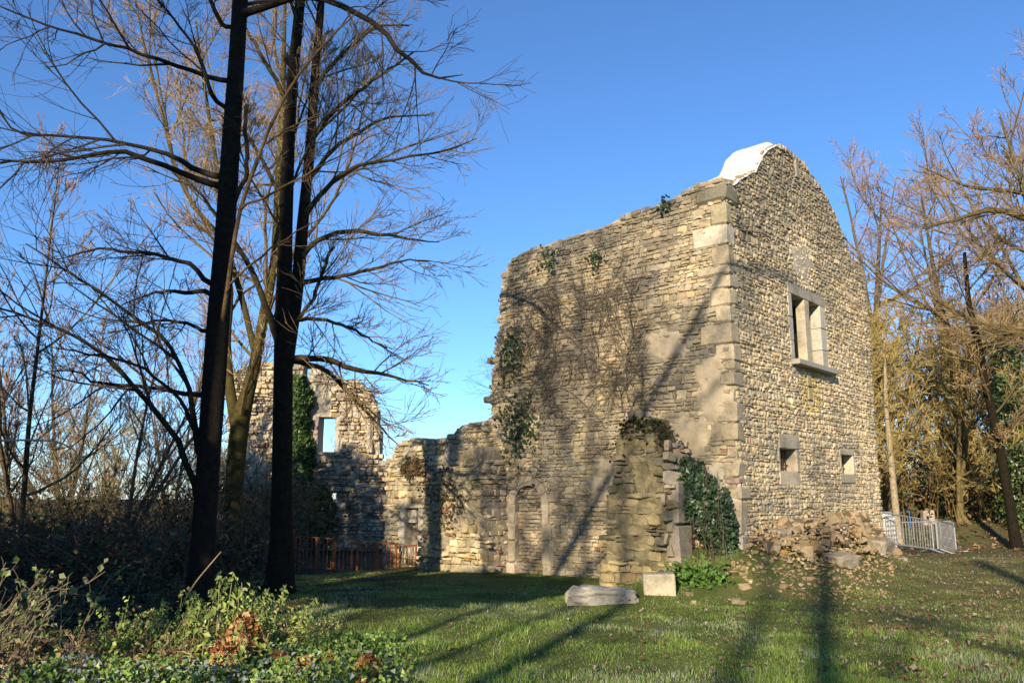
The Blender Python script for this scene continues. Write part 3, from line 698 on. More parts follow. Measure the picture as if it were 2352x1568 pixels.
iron_fence('rusty railing section ending at the broken buttress', (-2.42, 21.5), (-3.98, 21.95), -.36, -.30, .82, 4)
iron_fence('rusty railing section in front of the ivy-clad ruin', (-4.14, 22.0), (-5.62, 22.5), -.29, -.22, .85, 4)
iron_fence('short rusty railing section seen between the dark trunks', (-5.75, 22.6), (-8.15, 27.0), -.22, -.29, .85, 4)
def barrier(label, p0, p1, zb0, zb1, zt0, zt1, legs):
    p0 = np.array(p0, float); p1 = np.array(p1, float); Ln = np.linalg.norm(p1-p0)
    t = thing('crowd_barrier', label, 'barrier', (p0[0], p0[1], float(gz(*p0))), 'galvanised crowd barriers')
    def pt(s, k, o=0): p = p0+(p1-p0)*s; return np.array((p[0], p[1], (zb0+(zb1-zb0)*s)*(1-k)+(zt0+(zt1-zt0)*s)*k+o))
    mbf = MB(); pts = [pt(0, 0), pt(0, .9), pt(.05, 1), pt(.95, 1), pt(1, .9), pt(1, 0), pt(0, 0)]
    for a, b in zip(pts[:-1], pts[1:]): bar(mbf, a, b, .021, 8)
    obj('frame', mbf, M['galv'], t)
    nb = max(8, int(Ln/.12))
    for k in range(1, nb):
        mbp = MB(); bar(mbp, pt(k/nb, 0), pt(k/nb, 1), .008, 4); obj('bar', mbp, M['galv'], t)
    dr = norm(np.array((p1[1]-p0[1], -(p1[0]-p0[0]))))
    for s in legs:
        for sg in (-1, 1):
            a = pt(s, 0); e = a.copy(); e[:2] += dr*sg*.33+norm(p1-p0)*.08; e[2] = float(gz(e[0], e[1]))+.01
            mbp = MB(); bar(mbp, a, e, .018, 6); obj('foot', mbp, M['galv'], t)
barrier('galvanised barrier touching the right end of the gable', (9.72, 22.3), (11.70, 23.6), .48, .24, 1.27, 1.01, (.04, .93))
barrier('foreshortened galvanised barrier at the right end of the row', (11.72, 23.4), (12.95, 24.8), .27, .09, 1.05, .87, (.08, .92))
barrier('galvanised barrier standing behind the stacked blocks', (11.9, 27.0), (14.3, 27.4), .12, .1, .85, .9, (.1, .9))
# stack of hollow blocks
bm_ = MB()
def cell(mbx, u0, u1, y0, y1, z0, z1):
    V = [(x, y, z) for x in (u0, u1) for y in (y0, y1) for z in (z0, z1)]
    mbx.add(V, [(0, 1, 3, 2), (4, 6, 7, 5), (0, 4, 5, 1), (2, 3, 7, 6), (0, 2, 6, 4), (1, 5, 7, 3)])
Wb, Db, Hb = .25, .5, .12                      # open channels run along y
for (u0, u1, z0, z1) in ((0, Wb, 0, .02), (0, Wb, Hb-.02, Hb), (0, .022, .02, Hb-.02), (Wb-.022, Wb, .02, Hb-.02), (.114, .136, .02, Hb-.02)):
    cell(bm_, u0, u1, 0, Db, z0, z1)
cell(bm_, .024, .226, .30, .32, .03, .09)
bme = bm_.mesh('hollow_block'); bme.materials.append(M['concrete'])
sd = norm(np.array((1.6, 1.75))); so = np.array((10.05, 22.75)); sn = np.array((sd[1], -sd[0]))
for lay_ in range(8):
    for k in range(3):
        if lay_ == 7 and k == 2: continue
        for r_ in range(2):
            o = bpy.data.objects.new('hollow_block', bme); col.objects.link(o)
            p = so+sd*(k*.262+R1.uniform(-.008, .008))-sn*(r_*.51-R1.uniform(0, .02)); zz = float(gz(10.4, 22.9))+.13
            o.location = (p[0], p[1], zz+lay_*.124); o.rotation_euler = (0, 0, math.atan2(sd[1], sd[0])+R1.uniform(-.015, .015))
            tag(o, 'pale hollow concrete block in the stack behind the barrier', 'block', 'stack of hollow blocks')
for k in range(3):
    pal = slab('pallet_beam', (so, sd, sn), (.02+k*.33, .12+k*.33, float(gz(10.4, 22.9))-.02, float(gz(10.4, 22.9))+.12, -.55, .48), 'darkwood', None, bevel=.005, jit=.003)
    tag(pal, 'dark timber bearer under the stack of hollow blocks', 'timber', 'bearers under the block stack')
stp = MB(); zz = float(gz(10.4, 22.9))+.13; pts = [tw((so, sd, sn), .36, zz+1.0, .44), tw((so, sd, sn), .36, zz+1.0, .515), tw((so, sd, sn), .36, zz+.55, .525), tw((so, sd, sn), .40, zz+.5, .53)]
for a, b in zip(pts[:-1], pts[1:]): bar(stp, a, b, .009, 4)
tag(obj('strap', stp, M['blue']), 'blue strap hanging over the stack of hollow blocks', 'strap')
ps = slab('stone_post', (np.array(at(2128, 1142, 30)[:2]), np.array((1., 0)), np.array((0, -1.))), (-.18, .18, -.1, 1.2, -.25, .1), 'dressed', None, (.40, .32, .24), .03, .03, R1)
tag(ps, 'squat upright stone post behind the metal barriers', 'post')

# ------------------------------------------------------------------ bare trees
def resample(pts, n):
    P = np.array(pts, float); s = np.concatenate([[0], np.cumsum(np.linalg.norm(np.diff(P[:, :3], axis=0), axis=1))])
    q = np.linspace(0, s[-1], n*4); R = np.stack([np.interp(q, s, P[:, k]) for k in range(P.shape[1])], 1)
    for _ in range(6): R[1:-1] = (R[:-2]+2*R[1:-1]+R[2:])/4
    return R[np.linspace(0, len(R)-1, n).astype(int)]
def spawn(rng, P, R, nch, t0, t1, ang, asd, lf, npts, wig, up, rk, jit=.35, taper=.3, lmin=.05, bias=None, lt=.55):
    m, n, _ = P.shape
    idx = np.repeat(np.arange(m), nch); c = len(idx)
    t = t0+(t1-t0)*(np.tile(np.arange(nch), m)+rng.uniform(0, 1, c))/nch
    s = np.clip(t*(n-1), 0, n-1.001); i = s.astype(int); f = (s-i)[:, None]
    st = P[idx, i]*(1-f)+P[idx, i+1]*f; tan = norm(P[idx, i+1]-P[idx, i])
    rad = R[idx, i]*(1-f[:, 0])+R[idx, i+1]*f[:, 0]
    pl = np.linalg.norm(np.diff(P, axis=1), axis=2).sum(1)[idx]
    v = rng.normal(0, 1, (c, 3))
    if bias is not None: v = v+np.array(bias)
    v = norm(v-(v*tan).sum(1, keepdims=True)*tan)
    a = np.clip(ang+asd*rng.normal(0, 1, c), .15, 1.9)[:, None]
    d = np.cos(a)*tan+np.sin(a)*v
    Ln = np.maximum(lf*pl*(1-lt*t)*(1+jit*rng.normal(0, 1, c)), lmin)
    out = np.zeros((c, npts, 3)); out[:, 0] = st; step = (Ln/(npts-1))[:, None]
    for k in range(1, npts):
        d = norm(d+wig*rng.normal(0, 1, (c, 3))+np.array((0, 0, up))); out[:, k] = out[:, k-1]+d*step
    r0 = np.minimum(rad*.72, rk*Ln+.002)
    rr = r0[:, None]*np.linspace(1, taper, npts)[None]
    return out, rr
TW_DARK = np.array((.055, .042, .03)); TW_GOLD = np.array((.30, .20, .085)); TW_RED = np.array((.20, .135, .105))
def add_tubes(mbx, P, R, k, c, rng=None, var=.25, minr=.0):
    V, q = tube_geo(P, np.maximum(R, minr), k)
    cc = np.asarray(c, float)
    if cc.ndim == 1: cc = np.broadcast_to(cc, (len(P), 3))
    if rng is not None: cc = cc*rng.uniform(1-var, 1+var, (len(P), 1))
    mbx.add(V, q, c=np.repeat(cc, P.shape[1]*k, 0))
def rough_trunk(mbx, P, R, k, c, seed, amp=.08):
    V, q = tube_geo(P, R, k); n = P.shape[1]; V = V.reshape(n, k, 3)
    an = np.arange(k)/k*8; h = np.arange(n)*.35
    f = 1+amp*2*(fbm(an[None]+seed, h[:, None]*1.0, seed, 3)-.5)
    ctr = P[0][:, None]; V = ctr+(V-ctr)*f[..., None]
    mbx.add(V, q, c=c)
def crown_from(rng, mbx, limbs, levels, cols, minr):
    """limbs: list of (P (m,n,3), R); levels: list of spawn kwargs, each growing on all pieces of the previous level"""
    cur = limbs
    for lv, (kw, c, k) in enumerate(zip(levels, cols, (5, 4, 3, 3, 3))):
        nxt = []
        for (P, R) in cur:
            p, r = spawn(rng, P, R, **kw); add_tubes(mbx, p, r, k, c, rng, .25, minr); nxt.append((p, r))
        cur = nxt
def make_tree(name, label, cat, base, trunks, limbs, levels, cols, seed, minr=.004, tcol=(.03, .024, .016), lcol=(.04, .032, .02), group=None, extra=None):
    """trunks/limbs: lists of world-space point lists (x, y, z, radius)"""
    rng = np.random.default_rng(seed); t = thing(name, label, cat, base, group)
    tp = []
    for k, pts in enumerate(trunks):
        A = resample(pts, 26); mbx = MB(); rough_trunk(mbx, A[None, :, :3], A[None, :, 3], 14, tcol, seed+k); obj('trunk' if k == 0 else 'stem', mbx, M['bark'], t, True)
        tp.append((A[None, :, :3], A[None, :, 3]))
    lp = []
    for pts in limbs:
        ax = trunks[0] if len(trunks) == 1 or abs(np.interp(pts[0][2], [q_[2] for q_ in trunks[0]], [q_[0] for q_ in trunks[0]])-pts[0][0]) <= abs(np.interp(pts[0][2], [q_[2] for q_ in trunks[1]], [q_[0] for q_ in trunks[1]])-pts[0][0]) else trunks[1]
        zz0 = pts[0][2]-.05; o0 = [float(np.interp(zz0, [q_[2] for q_ in ax], [q_[i_] for q_ in ax])) for i_ in (0, 1)]
        if math.hypot(o0[0]-pts[0][0], o0[1]-pts[0][1]) < .7: pts = [(o0[0], o0[1], zz0, pts[0][3]*1.1)]+list(pts)
        A = resample(pts, 16); A[1:-1, :3] += rng.normal(0, .012, (14, 3)); mbx = MB(); add_tubes(mbx, A[None, :, :3], A[None, :, 3], 6, lcol); obj('limb', mbx, M['bark'], t, True)
        lp.append((A[None, :, :3], A[None, :, 3]))
    mbx = MB(); src = list(lp)
    if extra:
        for (P, R) in tp:
            p, r = spawn(rng, P, R, **extra); add_tubes(mbx, p, r, 5, lcol, rng, .2); src.append((p, r))
    crown_from(rng, mbx, src, levels, cols, minr); obj('crown', mbx, M['twig'], t)
    return t
def pix(pts, Y=None):
    out = []
    for p in pts:
        if Y is None: x, y, yy, r = p
        else: (x, y, r), yy = p, Y
        out.append((*at(x, y, yy), r))
    return out
# first dark trunk, left of centre
Y = 12.4; g1 = float(gz(-4.6, Y))
b1 = at(455, 1405, Y)
T1 = [(b1[0], Y, g1-.3, .30), (b1[0], Y, g1+.05, .22), (b1[0], Y, g1+.5, .18), (b1[0]+.01, Y, 4, .168), (b1[0]+.03, Y, 8, .136), (b1[0]+.0, Y, 12, .115), (b1[0]+.1, Y, 17, .05)]
L1 = [pix([(484, 425, Y, .055), (400, 392, 12.2, .045), (300, 350, 12, .04), (230, 350, 11.8, .032), (150, 370, 11.6, .027), (0, 373, 11.3, .018), (-120, 400, 11, .008)]),
      pix([(481, 402, Y, .05), (350, 340, 12.6, .034), (200, 315, 12.6, .026), (45, 310, 12.6, .02), (0, 262, 12.6, .012), (-60, 200, 12.6, .006)]),
      pix([(495, 182, Y, .045), (400, 150, 12, .035), (250, 100, 11.6, .026), (150, 75, 11.5, .02), (0, 15, 11.4, .012)]),
      pix([(477, 652, Y, .045), (440, 605, 12.2, .036), (350, 580, 12, .026), (215, 570, 11.8, .017), (150, 592, 11.7, .009)]),
      pix([(473, 672, Y, .04), (365, 670, 12.8, .024), (280, 700, 13, .01)]),
      pix([(453, 1180, Y, .055), (451, 1124, 12.35, .05), (421, 1032, 12.2, .045), (381, 970, 12.1, .04), (337, 915, 12, .036), (257, 831, 11.9, .03), (205, 787, 11.8, .026), (121, 750, 11.6, .02), (0, 706, 11.4, .014), (-90, 690, 11.2, .007)]),
      pix([(456, 1060, Y, .05), (454, 999, 12.5, .046), (436, 893, 12.6, .04), (396, 794, 12.7, .034), (330, 742, 12.8, .028), (257, 688, 12.8, .023), (146, 618, 12.8, .017), (60, 560, 12.8, .01)]),
      pix([(442, 905, 12.6, .04), (366, 890, 12.9, .033), (271, 887, 13, .027), (205, 875, 13.2, .02), (176, 849, 13.2, .014), (103, 853, 13.3, .008)]),
      pix([(452, 1000, 12.4, .035), (420, 920, 12, .028), (340, 850, 11.5, .022), (240, 815, 11.2, .017), (130, 800, 11, .01)]),
      pix([(470, 760, 12.4, .035), (420, 740, 12.9, .026), (360, 735, 13.2, .02), (250, 765, 13.4, .012)]),
      pix([(540, 35, Y, .075), (600, 18, 12.2, .065), (690, -8, 12, .055), (760, 0, 11.8, .05), (809, 26, 11.7, .046), (859, 55, 11.6, .042), (889, 80, 11.6, .04), (909, 115, 11.6, .036), (959, 155, 11.5, .03), (989, 182, 11.5, .024), (1024, 180, 11.5, .016), (1064, 172, 11.4, .006)]),
      pix([(535, 475, Y, .04), (566, 400, 12.3, .035), (569, 350, 12.3, .036), (562, 300, 12.3, .03), (567, 240, 12.3, .034)]),
      pix([(512, 60, Y, .04), (470, -30, 12, .03), (380, -90, 11.6, .015)]),
      pix([(500, 240, Y, .04), (487, 210, 12.1, .035), (450, 110, 12, .026), (380, 20, 11.8, .016), (330, -40, 11.7, .01)])]
LV_MAIN = [dict(nch=10, t0=.28, t1=.98, ang=.75, asd=.22, lf=.42, npts=7, wig=.10, up=.03, rk=.011),
           dict(nch=6, t0=.1, t1=.95, ang=.62, asd=.22, lf=.62, npts=5, wig=.09, up=.04, rk=.007),
           dict(nch=4, t0=.1, t1=.95, ang=.55, asd=.25, lf=.75, npts=4, wig=.12, up=.05, rk=.006)]
CD = [TW_DARK*.9, TW_DARK, TW_DARK*1.5]
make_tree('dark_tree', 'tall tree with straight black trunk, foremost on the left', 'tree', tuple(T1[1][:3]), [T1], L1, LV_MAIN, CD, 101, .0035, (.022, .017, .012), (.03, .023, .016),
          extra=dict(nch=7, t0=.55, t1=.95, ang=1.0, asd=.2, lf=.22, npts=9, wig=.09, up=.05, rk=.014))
# second dark trunk, forking in two
Y = 15.2
b2 = at(640, 1372, Y); g2 = float(gz(b2[0], Y))
T2 = [(b2[0], Y, g2-.3, .38), (b2[0], Y, g2+.05, .27), (b2[0]+.02, Y, g2+.6, .215)]+pix([(647, 1150, .19), (650, 950, .175), (651, 830, .18), (650, 707, .15), (655, 605, .135), (656, 517, .13), (662, 350, .12), (670, 200, .11), (690, 0, .10), (700, -300, .06)], Y)
T2b = pix([(654, 840, .16), (674, 722, .13), (686, 633, .12), (695, 517, .115), (712, 350, .10), (722, 200, .09), (738, 0, .075), (750, -250, .04)], Y+.1)
L2 = [pix([(640, 800, Y, .07), (630, 760, 15.1, .065), (607, 692, 14.9, .06), (589, 648, 14.8, .055), (566, 600, 14.6, .05), (543, 560, 14.5, .045), (480, 470, 14.3, .03), (420, 400, 14, .015)]),
      pix([(664, 822, Y, .065), (753, 824, 15, .055), (810, 848, 14.8, .045), (859, 852, 14.7, .035), (920, 870, 14.5, .022), (985, 885, 14.4, .009)]),
      pix([(664, 826, Y, .06), (723, 837, 15.5, .048), (769, 863, 15.6, .042), (818, 924, 15.8, .034), (867, 973, 15.9, .024), (913, 1019, 16, .01)]),
      pix([(690, 590, Y, .06), (738, 545, 15.3, .05), (809, 530, 15.4, .046), (889, 540, 15.5, .034), (960, 552, 15.5, .02), (1010, 556, 15.6, .008)]),
      pix([(700, 490, Y, .06), (779, 400, 15, .045), (839, 375, 14.8, .036), (939, 360, 14.6, .026), (1034, 345, 14.4, .017), (1095, 318, 14.3, .008)]),
      pix([(690, 650, Y, .055), (740, 640, 14.9, .045), (830, 625, 14.6, .034), (920, 600, 14.4, .02), (990, 600, 14.2, .01)]),
      pix([(712, 330, Y, .055), (770, 250, 15, .045), (850, 190, 14.8, .034), (950, 120, 14.5, .018)]),
      pix([(720, 200, Y, .05), (790, 120, 15.4, .04), (860, 60, 15.6, .03), (940, 60, 15.8, .015)]),
      pix([(655, 480, Y, .05), (610, 380, 15.6, .042), (560, 300, 15.9, .035), (500, 230, 16.2, .025), (420, 170, 16.5, .014)]),
      pix([(668, 250, Y, .05), (620, 160, 15.0, .04), (560, 60, 14.8, .03), (520, -40, 14.6, .018)]),
      pix([(675, 735, Y, .045), (740, 730, 15.6, .035), (820, 760, 15.9, .026), (890, 800, 16.1, .014)]),
      pix([(700, 420, Y, .05), (780, 330, 15.6, .04), (880, 270, 15.9, .028), (980, 265, 16.1, .015)]),
      pix([(660, 760, Y, .04), (720, 690, 15, .035), (760, 570, 14.8, .03), (768, 566, 14.8, .028)])]
LV2 = [dict(nch=11, t0=.15, t1=.98, ang=.7, asd=.22, lf=.45, npts=7, wig=.10, up=.03, rk=.011),
       dict(nch=7, t0=.1, t1=.95, ang=.6, asd=.22, lf=.62, npts=5, wig=.10, up=.05, rk=.007),
       dict(nch=4, t0=.1, t1=.95, ang=.55, asd=.25, lf=.75, npts=4, wig=.12, up=.06, rk=.006)]
CG = [np.array((.12, .085, .04)), np.array((.20, .14, .065)), np.array((.28, .19, .10))]
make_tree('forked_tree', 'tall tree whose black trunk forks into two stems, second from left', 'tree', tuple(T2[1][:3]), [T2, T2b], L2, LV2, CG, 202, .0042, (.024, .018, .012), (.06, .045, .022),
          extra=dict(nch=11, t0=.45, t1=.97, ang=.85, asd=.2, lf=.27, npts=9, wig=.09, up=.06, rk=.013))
# third, mossy forked tree behind
Y = 20.0; b3 = at(528, 1296, Y); g3 = float(gz(b3[0], Y))
T3 = [(b3[0], Y, g3-.3, .34), (b3[0], Y, g3+.1, .26), (b3[0]+.03, Y, g3+.8, .22)]+pix([(538, 1100, .22), (551, 960, .23), (575, 883, .15), (592, 810, .135), (601, 751, .13), (613, 690, .12), (632, 600, .11), (640, 400, .09), (650, 200, .07), (655, 0, .04)], Y)
T3b = pix([(546, 985, .16), (528, 898, .12), (519, 780, .105), (528, 692, .10), (520, 560, .085), (500, 400, .06), (470, 200, .04), (450, 50, .02)], Y)
T3c = pix([(590, 830, .09), (560, 700, .075), (520, 560, .07), (440, 470, .06), (400, 380, .05), (370, 250, .04), (330, 100, .03), (300, -60, .015)], 20.4)
make_tree('mossy_forked_tree', 'mossy forked tree between the two black trunks, farther back', 'tree', tuple(T3[1][:3]), [T3, T3b, T3c], [], [
    dict(nch=9, t0=.1, t1=.97, ang=.6, asd=.2, lf=.38, npts=7, wig=.09, up=.05, rk=.011), LV2[1], LV2[2]], [np.array((.15, .11, .05)), np.array((.26, .18, .08)), np.array((.34, .23, .12))], 303, .0055, (.075, .06, .022), (.12, .09, .04),
    extra=dict(nch=9, t0=.25, t1=.95, ang=.75, asd=.2, lf=.35, npts=10, wig=.07, up=.05, rk=.013))
# slender leaning sapling in front of the first trunk
Ys = 12.75; bs = at(462, 1395, Ys)
S1 = [(bs[0], Ys, float(gz(bs[0], Ys))-.1, .045)]+pix([(470, 1200, 12.8, .042), (485, 950, 12.75, .038), (503, 780, 12.5, .036), (519, 690, 12.1, .034), (534, 575, 11.9, .032), (552, 475, 11.8, .030), (584, 385, 11.7, .027), (624, 280, 11.6, .024), (684, 170, 11.5, .02), (779, 65, 11.4, .014), (830, 20, 11.4, .008)])
LS = [pix([(552, 475, 11.8, .022), (600, 455, 11.6, .02), (659, 425, 11.5, .018), (739, 380, 11.4, .014), (809, 340, 11.3, .009), (900, 290, 11.2, .004)]),
      pix([(524, 660, 12.0, .022), (534, 645, 11.7, .02), (614, 575, 11.6, .016), (699, 520, 11.5, .009), (760, 490, 11.4, .004)]),
      pix([(600, 335, 11.65, .018), (690, 280, 11.5, .013), (790, 250, 11.4, .006)])]
make_tree('leaning_sapling', 'slender brown sapling leaning right across the foremost trunk', 'tree', (bs[0], Ys, float(gz(bs[0], Ys))), [S1], LS,
          [dict(nch=6, t0=.2, t1=.97, ang=.6, asd=.2, lf=.4, npts=6, wig=.08, up=.02, rk=.007), dict(nch=3, t0=.2, t1=.97, ang=.6, asd=.2, lf=.5, npts=4, wig=.12, up=.02, rk=.006)], [np.array((.14, .09, .05))]*2, 404, .003, (.13, .085, .045), (.12, .08, .04))

# background tree kinds, copied into place
def wild_tree(name, seed, H, r, spread, cols, minr, multi=1, up=.05, nl=16, lv1=8, lv2=6, lv3=5, t0=.25, tcol=(.09, .07, .035), lab='', cat='tree', group=None, straight=False):
    rng = np.random.default_rng(seed); t = thing(name, lab, cat, (0, 0, 0), group); src = []
    for k in range(multi):
        lean = rng.normal(0, .10 if multi == 1 else .2, 2)*(0 if straight else 1); h = H*rng.uniform(.8, 1.0) if k else H
        pts = [(k*.12*rng.normal(), k*.12*rng.normal(), -.3, r*1.25)]+[(lean[0]*h*s**1.2+rng.normal(0, .05), lean[1]*h*s**1.2+rng.normal(0, .05), h*s, r*(1-s*(.55 if straight else .9))) for s in (.04, .2, .4, .6, .8, 1)]
        A = resample(pts, 20); mbx = MB(); rough_trunk(mbx, A[None, :, :3], A[None, :, 3], 9, tcol, seed+k); obj('trunk' if k == 0 else 'stem', mbx, M['bark'], t, True)
        src.append((A[None, :, :3], A[None, :, 3]))
    mbx = MB(); lim = []
    for (P, R) in src:
        p, rr = spawn(rng, P, R, nl, t0, .98, .85, .2, spread, 9, .08, up, .013, lt=.6); add_tubes(mbx, p, rr, 5, np.array(tcol)*1.3, rng, .2, minr); lim.append((p, rr))
    crown_from(rng, mbx, lim, [dict(nch=lv1, t0=.15, t1=.98, ang=.65, asd=.22, lf=.42, npts=6, wig=.10, up=up*.6, rk=.011),
                               dict(nch=lv2, t0=.15, t1=.98, ang=.55, asd=.25, lf=.6, npts=4, wig=.10, up=up, rk=.008),
                               dict(nch=lv3, t0=.2, t1=1, ang=.5, asd=.25, lf=.75, npts=3, wig=.12, up=up, rk=.007)][:3 if lv3 else 2], cols, minr)
    obj('crown', mbx, M['twig'], t); return t
GOLD = [np.array((.18, .135, .045)), np.array((.31, .235, .075)), np.array((.38, .28, .095))]
ROSE = [np.array((.14, .10, .06)), np.array((.24, .165, .105)), np.array((.30, .20, .15))]
OAK = wild_tree('bare_oak', 11, 15, .30, .5, ROSE, .008, 1, .05, 22, 9, 6, 4, .18, (.10, .08, .045), 'x')
HAZ = wild_tree('golden_hazel', 12, 8.5, .11, .42, GOLD, .008, 4, .06, 12, 7, 5, 4, .12, (.16, .12, .05), 'x')
POP = wild_tree('slim_sapling', 13, 10, .09, .28, ROSE, .007, 3, .16, 15, 6, 5, 3, .2, (.12, .09, .05), 'x')
used = set()
def put(proto, x, y, rz, s, label, group):
    z = float(gz(x, y))
    if proto.name not in used:
        used.add(proto.name); o = proto; o.location = (x, y, z); o.rotation_euler = (0, 0, rz); o.scale = (s, s, s) if np.isscalar(s) else s; o['label'] = label
    else: o = copy_tree(proto, (x, y, z), rz, s, label)
    o['group'] = group; return o
GR = 'trees of the wood behind the barriers'; GLf = 'bare trees on the left beyond the thicket'; GB = 'bare trees of the grove around the viewpoint'
# right-hand wood
put(OAK, 19.5, 27.5, .4, 1.05, 'large bare oak reaching in at the right edge', GR)
put(OAK, 19.8, 36, 2.2, .98, 'rosy bare oak standing behind the golden hazels', GR)
put(OAK, 19.5, 46, 5.0, 1.25, 'rosy bare oak farthest back in the right-hand wood', GR)
put(OAK, 24, 38, 4.1, 1.15, 'tall bare oak far back at the right edge', GR)
for k, (x, y, s, lb) in enumerate(((11.6, 27.8, .95, 'golden twiggy hazel right beside the gable end'), (13.6, 30.5, 1.0, 'golden hazel behind the stone post'), (15.8, 29.8, .85, 'golden hazel in the middle of the right-hand wood'), (14.2, 35, 1.1, 'taller golden hazel at the back of the wood'), (18.2, 32.5, 1.0, 'golden hazel near the right edge'), (12.6, 36, 1.1, 'golden hazel farthest back beside the gable'), (20.5, 34, 1.15, 'golden hazel behind the leaning trunk'), (16.8, 40, 1.3, 'tall golden hazel deep in the wood'), (23.5, 36, 1.2, 'golden hazel beyond the right edge'))):
    put(HAZ, x, y, k*1.7+.3, s, lb, GR)
put(POP, 15.6, 33, .5, .85, 'slim saplings behind the stone post', GR)
put(POP, 17, 34, 1.9, 1.0, 'slim saplings deep in the right-hand wood', GR)
# left-hand background
for k, (x, y, s, lb) in enumerate(((-15.2, 26, 1.05, 'slim many-stemmed bare tree at the left edge'), (-12.6, 27.5, .92, 'slim bare tree second from the left edge'), (-17, 32, 1.15, 'slim bare tree behind those at the left edge'), (-14.2, 35, .85, 'small bare tree in the gap to the left of the foremost trunk'), (-13.6, 39, .7, 'low bare tree seen just left of the far ruin'))):
    put(POP, x, y, k*2.1, s, lb, GLf)
for k, (x, y, s, lb) in enumerate(((-20, 38, .8, 'dull hazel scrub far at the left edge'), (-15.5, 44, .62, 'hazel scrub far behind the left saplings'), (-17.5, 47, .6, 'hazel scrub far behind the foremost trunk'), (-24, 50, .8, 'hazel scrub farthest off at the left'))):
    put(HAZ, x, y, k*1.3, s, lb, GLf)
# the grove round the viewpoint, whose shadows lie on the meadow and the walls
GRV = wild_tree('bare_ash', 14, 17, .24, .36, ROSE, .006, 1, .06, 9, 5, 4, 0, .35, (.10, .08, .045), 'x', straight=True)
GRH = wild_tree('shading_ash', 15, 18, .23, .28, ROSE, .006, 1, .08, 11, 6, 5, 0, .60, (.10, .08, .045), 'x', straight=True)
GRT = wild_tree('fine_birch', 16, 19, .13, .34, ROSE, .007, 1, .05, 17, 8, 6, 0, .48, (.10, .08, .045), 'x')
def sunward(x, y, t): return x+SUN_AZ[0]*t, y+SUN_AZ[1]*t
for k, ((x, y), rz, s, lb) in enumerate(((sunward(b1[0], 12.4, 15.0), .3, (1.5, 1.5, 1.15), 'unseen bare ash added in line with the foremost trunk to shade it'),
        (sunward(b2[0], 15.2, 17.5), 2.2, (1.5, 1.5, 1.1), 'unseen bare ash added in line with the forked trunk to shade it'),
        (sunward(2.5, 9.6, 38), 3.9, (.8, .8, 1.0), 'second bare ash well behind the viewpoint'),
        (sunward(3.5, 9.4, 33), 1.9, (1.15, 1.15, .95), 'bare ash well behind the viewpoint'),
        (sunward(.7, 10.6, 25), 3.2, (1.0, 1.0, .62), 'bare ash behind the viewpoint to the left'),
        (sunward(8, 12, 27), 4.5, (1.3, 1.3, .78), 'bare ash behind the viewpoint to the right'),
        (sunward(6.2, 9.5, 30), 5.2, (1.2, 1.2, .64), 'bare ash farthest behind the viewpoint'))):
    put(GRH if k in (0, 1) else GRV, x, y, rz, s, lb, GB)  # first two are unseen trees added to keep the black trunks in shade
for (x, y), rz, s, lb in ((sunward(.2, 19.0, 26), .8, 1.0, 'fine-twigged birch far behind, level with the left end of the long wall'), (sunward(1.0, 18.3, 29), 2.9, 1.0, 'fine-twigged birch far behind, level with the blocked door'), (sunward(1.9, 17.5, 33), 4.4, 1.05, 'fine-twigged birch far behind, level with the creeper'), (sunward(.6, 18.7, 36), 5.6, 1.1, 'fine-twigged birch farthest behind on the left')):
    put(GRT, x, y, rz, s, lb, GB)
ln = put(GRV, -10.1, 3.1, 0, (.5, .5, 1.1), 'unseen leaning ash added to cast a slanting shadow on the long wall', GB)  # unseen tree added and tilted to throw a branch-like shadow
ln.rotation_euler = Vector((7.2, -6.2, 12.9)).to_track_quat('Z', 'Y').to_euler()

# ------------------------------------------------------------------ leaves, ivy, creeper
def leaves(mbx, rng, P, Nn, size, cols, spread=.6, fold=.25, aspect=1.0):
    n = len(P); Nn = norm(Nn+rng.normal(0, spread, (n, 3)))
    a = norm(np.cross(Nn, rng.normal(0, 1, (n, 3)))); b = np.cross(Nn, a)
    s = (np.broadcast_to(size, n)*rng.uniform(.6, 1.25, n))[:, None]
    V = np.stack([P-a*s*.5, P+b*s*.42*aspect+Nn*s*fold*.4, P+a*s*.6-Nn*s*fold*.3, P-b*s*.42*aspect+Nn*s*fold*.4], 1)
    o = (np.arange(n)*4)[:, None]
    mbx.add(V, tris=np.concatenate([o+np.array([0, 1, 2]), o+np.array([0, 2, 3])]), c=np.repeat(cols, 4, 0))
def leafcols(rng, n, pal, var=.35):
    pal = np.array(pal); return pal[rng.integers(0, len(pal), n)]*rng.uniform(1-var, 1+var, (n, 1))
IVY = [(.025, .055, .018), (.035, .07, .022), (.05, .085, .03), (.03, .05, .025)]
rl = np.random.default_rng(55)
def toward(P): return norm(np.array((0, 0, EYE))-P)
# ivy hanging from the pier to the corner
UZ = []
for (cu_, cz_, ru, rz, dm, n) in ((.62, 1.95, .40, .46, .50, 2300), (.42, 1.55, .46, .50, .55, 2200), (.18, 1.15, .34, .42, .45, 1500), (.75, 1.35, .26, .40, .35, 700), (.02, .80, .22, .30, .30, 500), (.95, 2.18, .16, .14, .45, 160)):
    v = norm(rl.normal(0, 1, (n, 3)))*rl.uniform(.55, 1.0, (n, 1)); lump = .8+.45*fbm(v[:, 0]*2.5+cu_*9, v[:, 1]*2.5+4, 3)
    UZ.append(np.stack([cu_+v[:, 0]*ru*lump, cz_+v[:, 1]*rz*lump, .10+np.abs(v[:, 2])*dm*lump], 1))
for k in range(26):
    a, z0, n = rl.uniform(-.3, .5), rl.uniform(1.2, 2.0), 34; q_ = np.linspace(0, 1, n)
    UZ.append(np.stack([a-.35*q_+rl.normal(0, .03, n), z0-q_*rl.uniform(.5, 1.0)+rl.normal(0, .03, n), .12+.3*(1-q_)+rl.normal(0, .03, n)], 1))
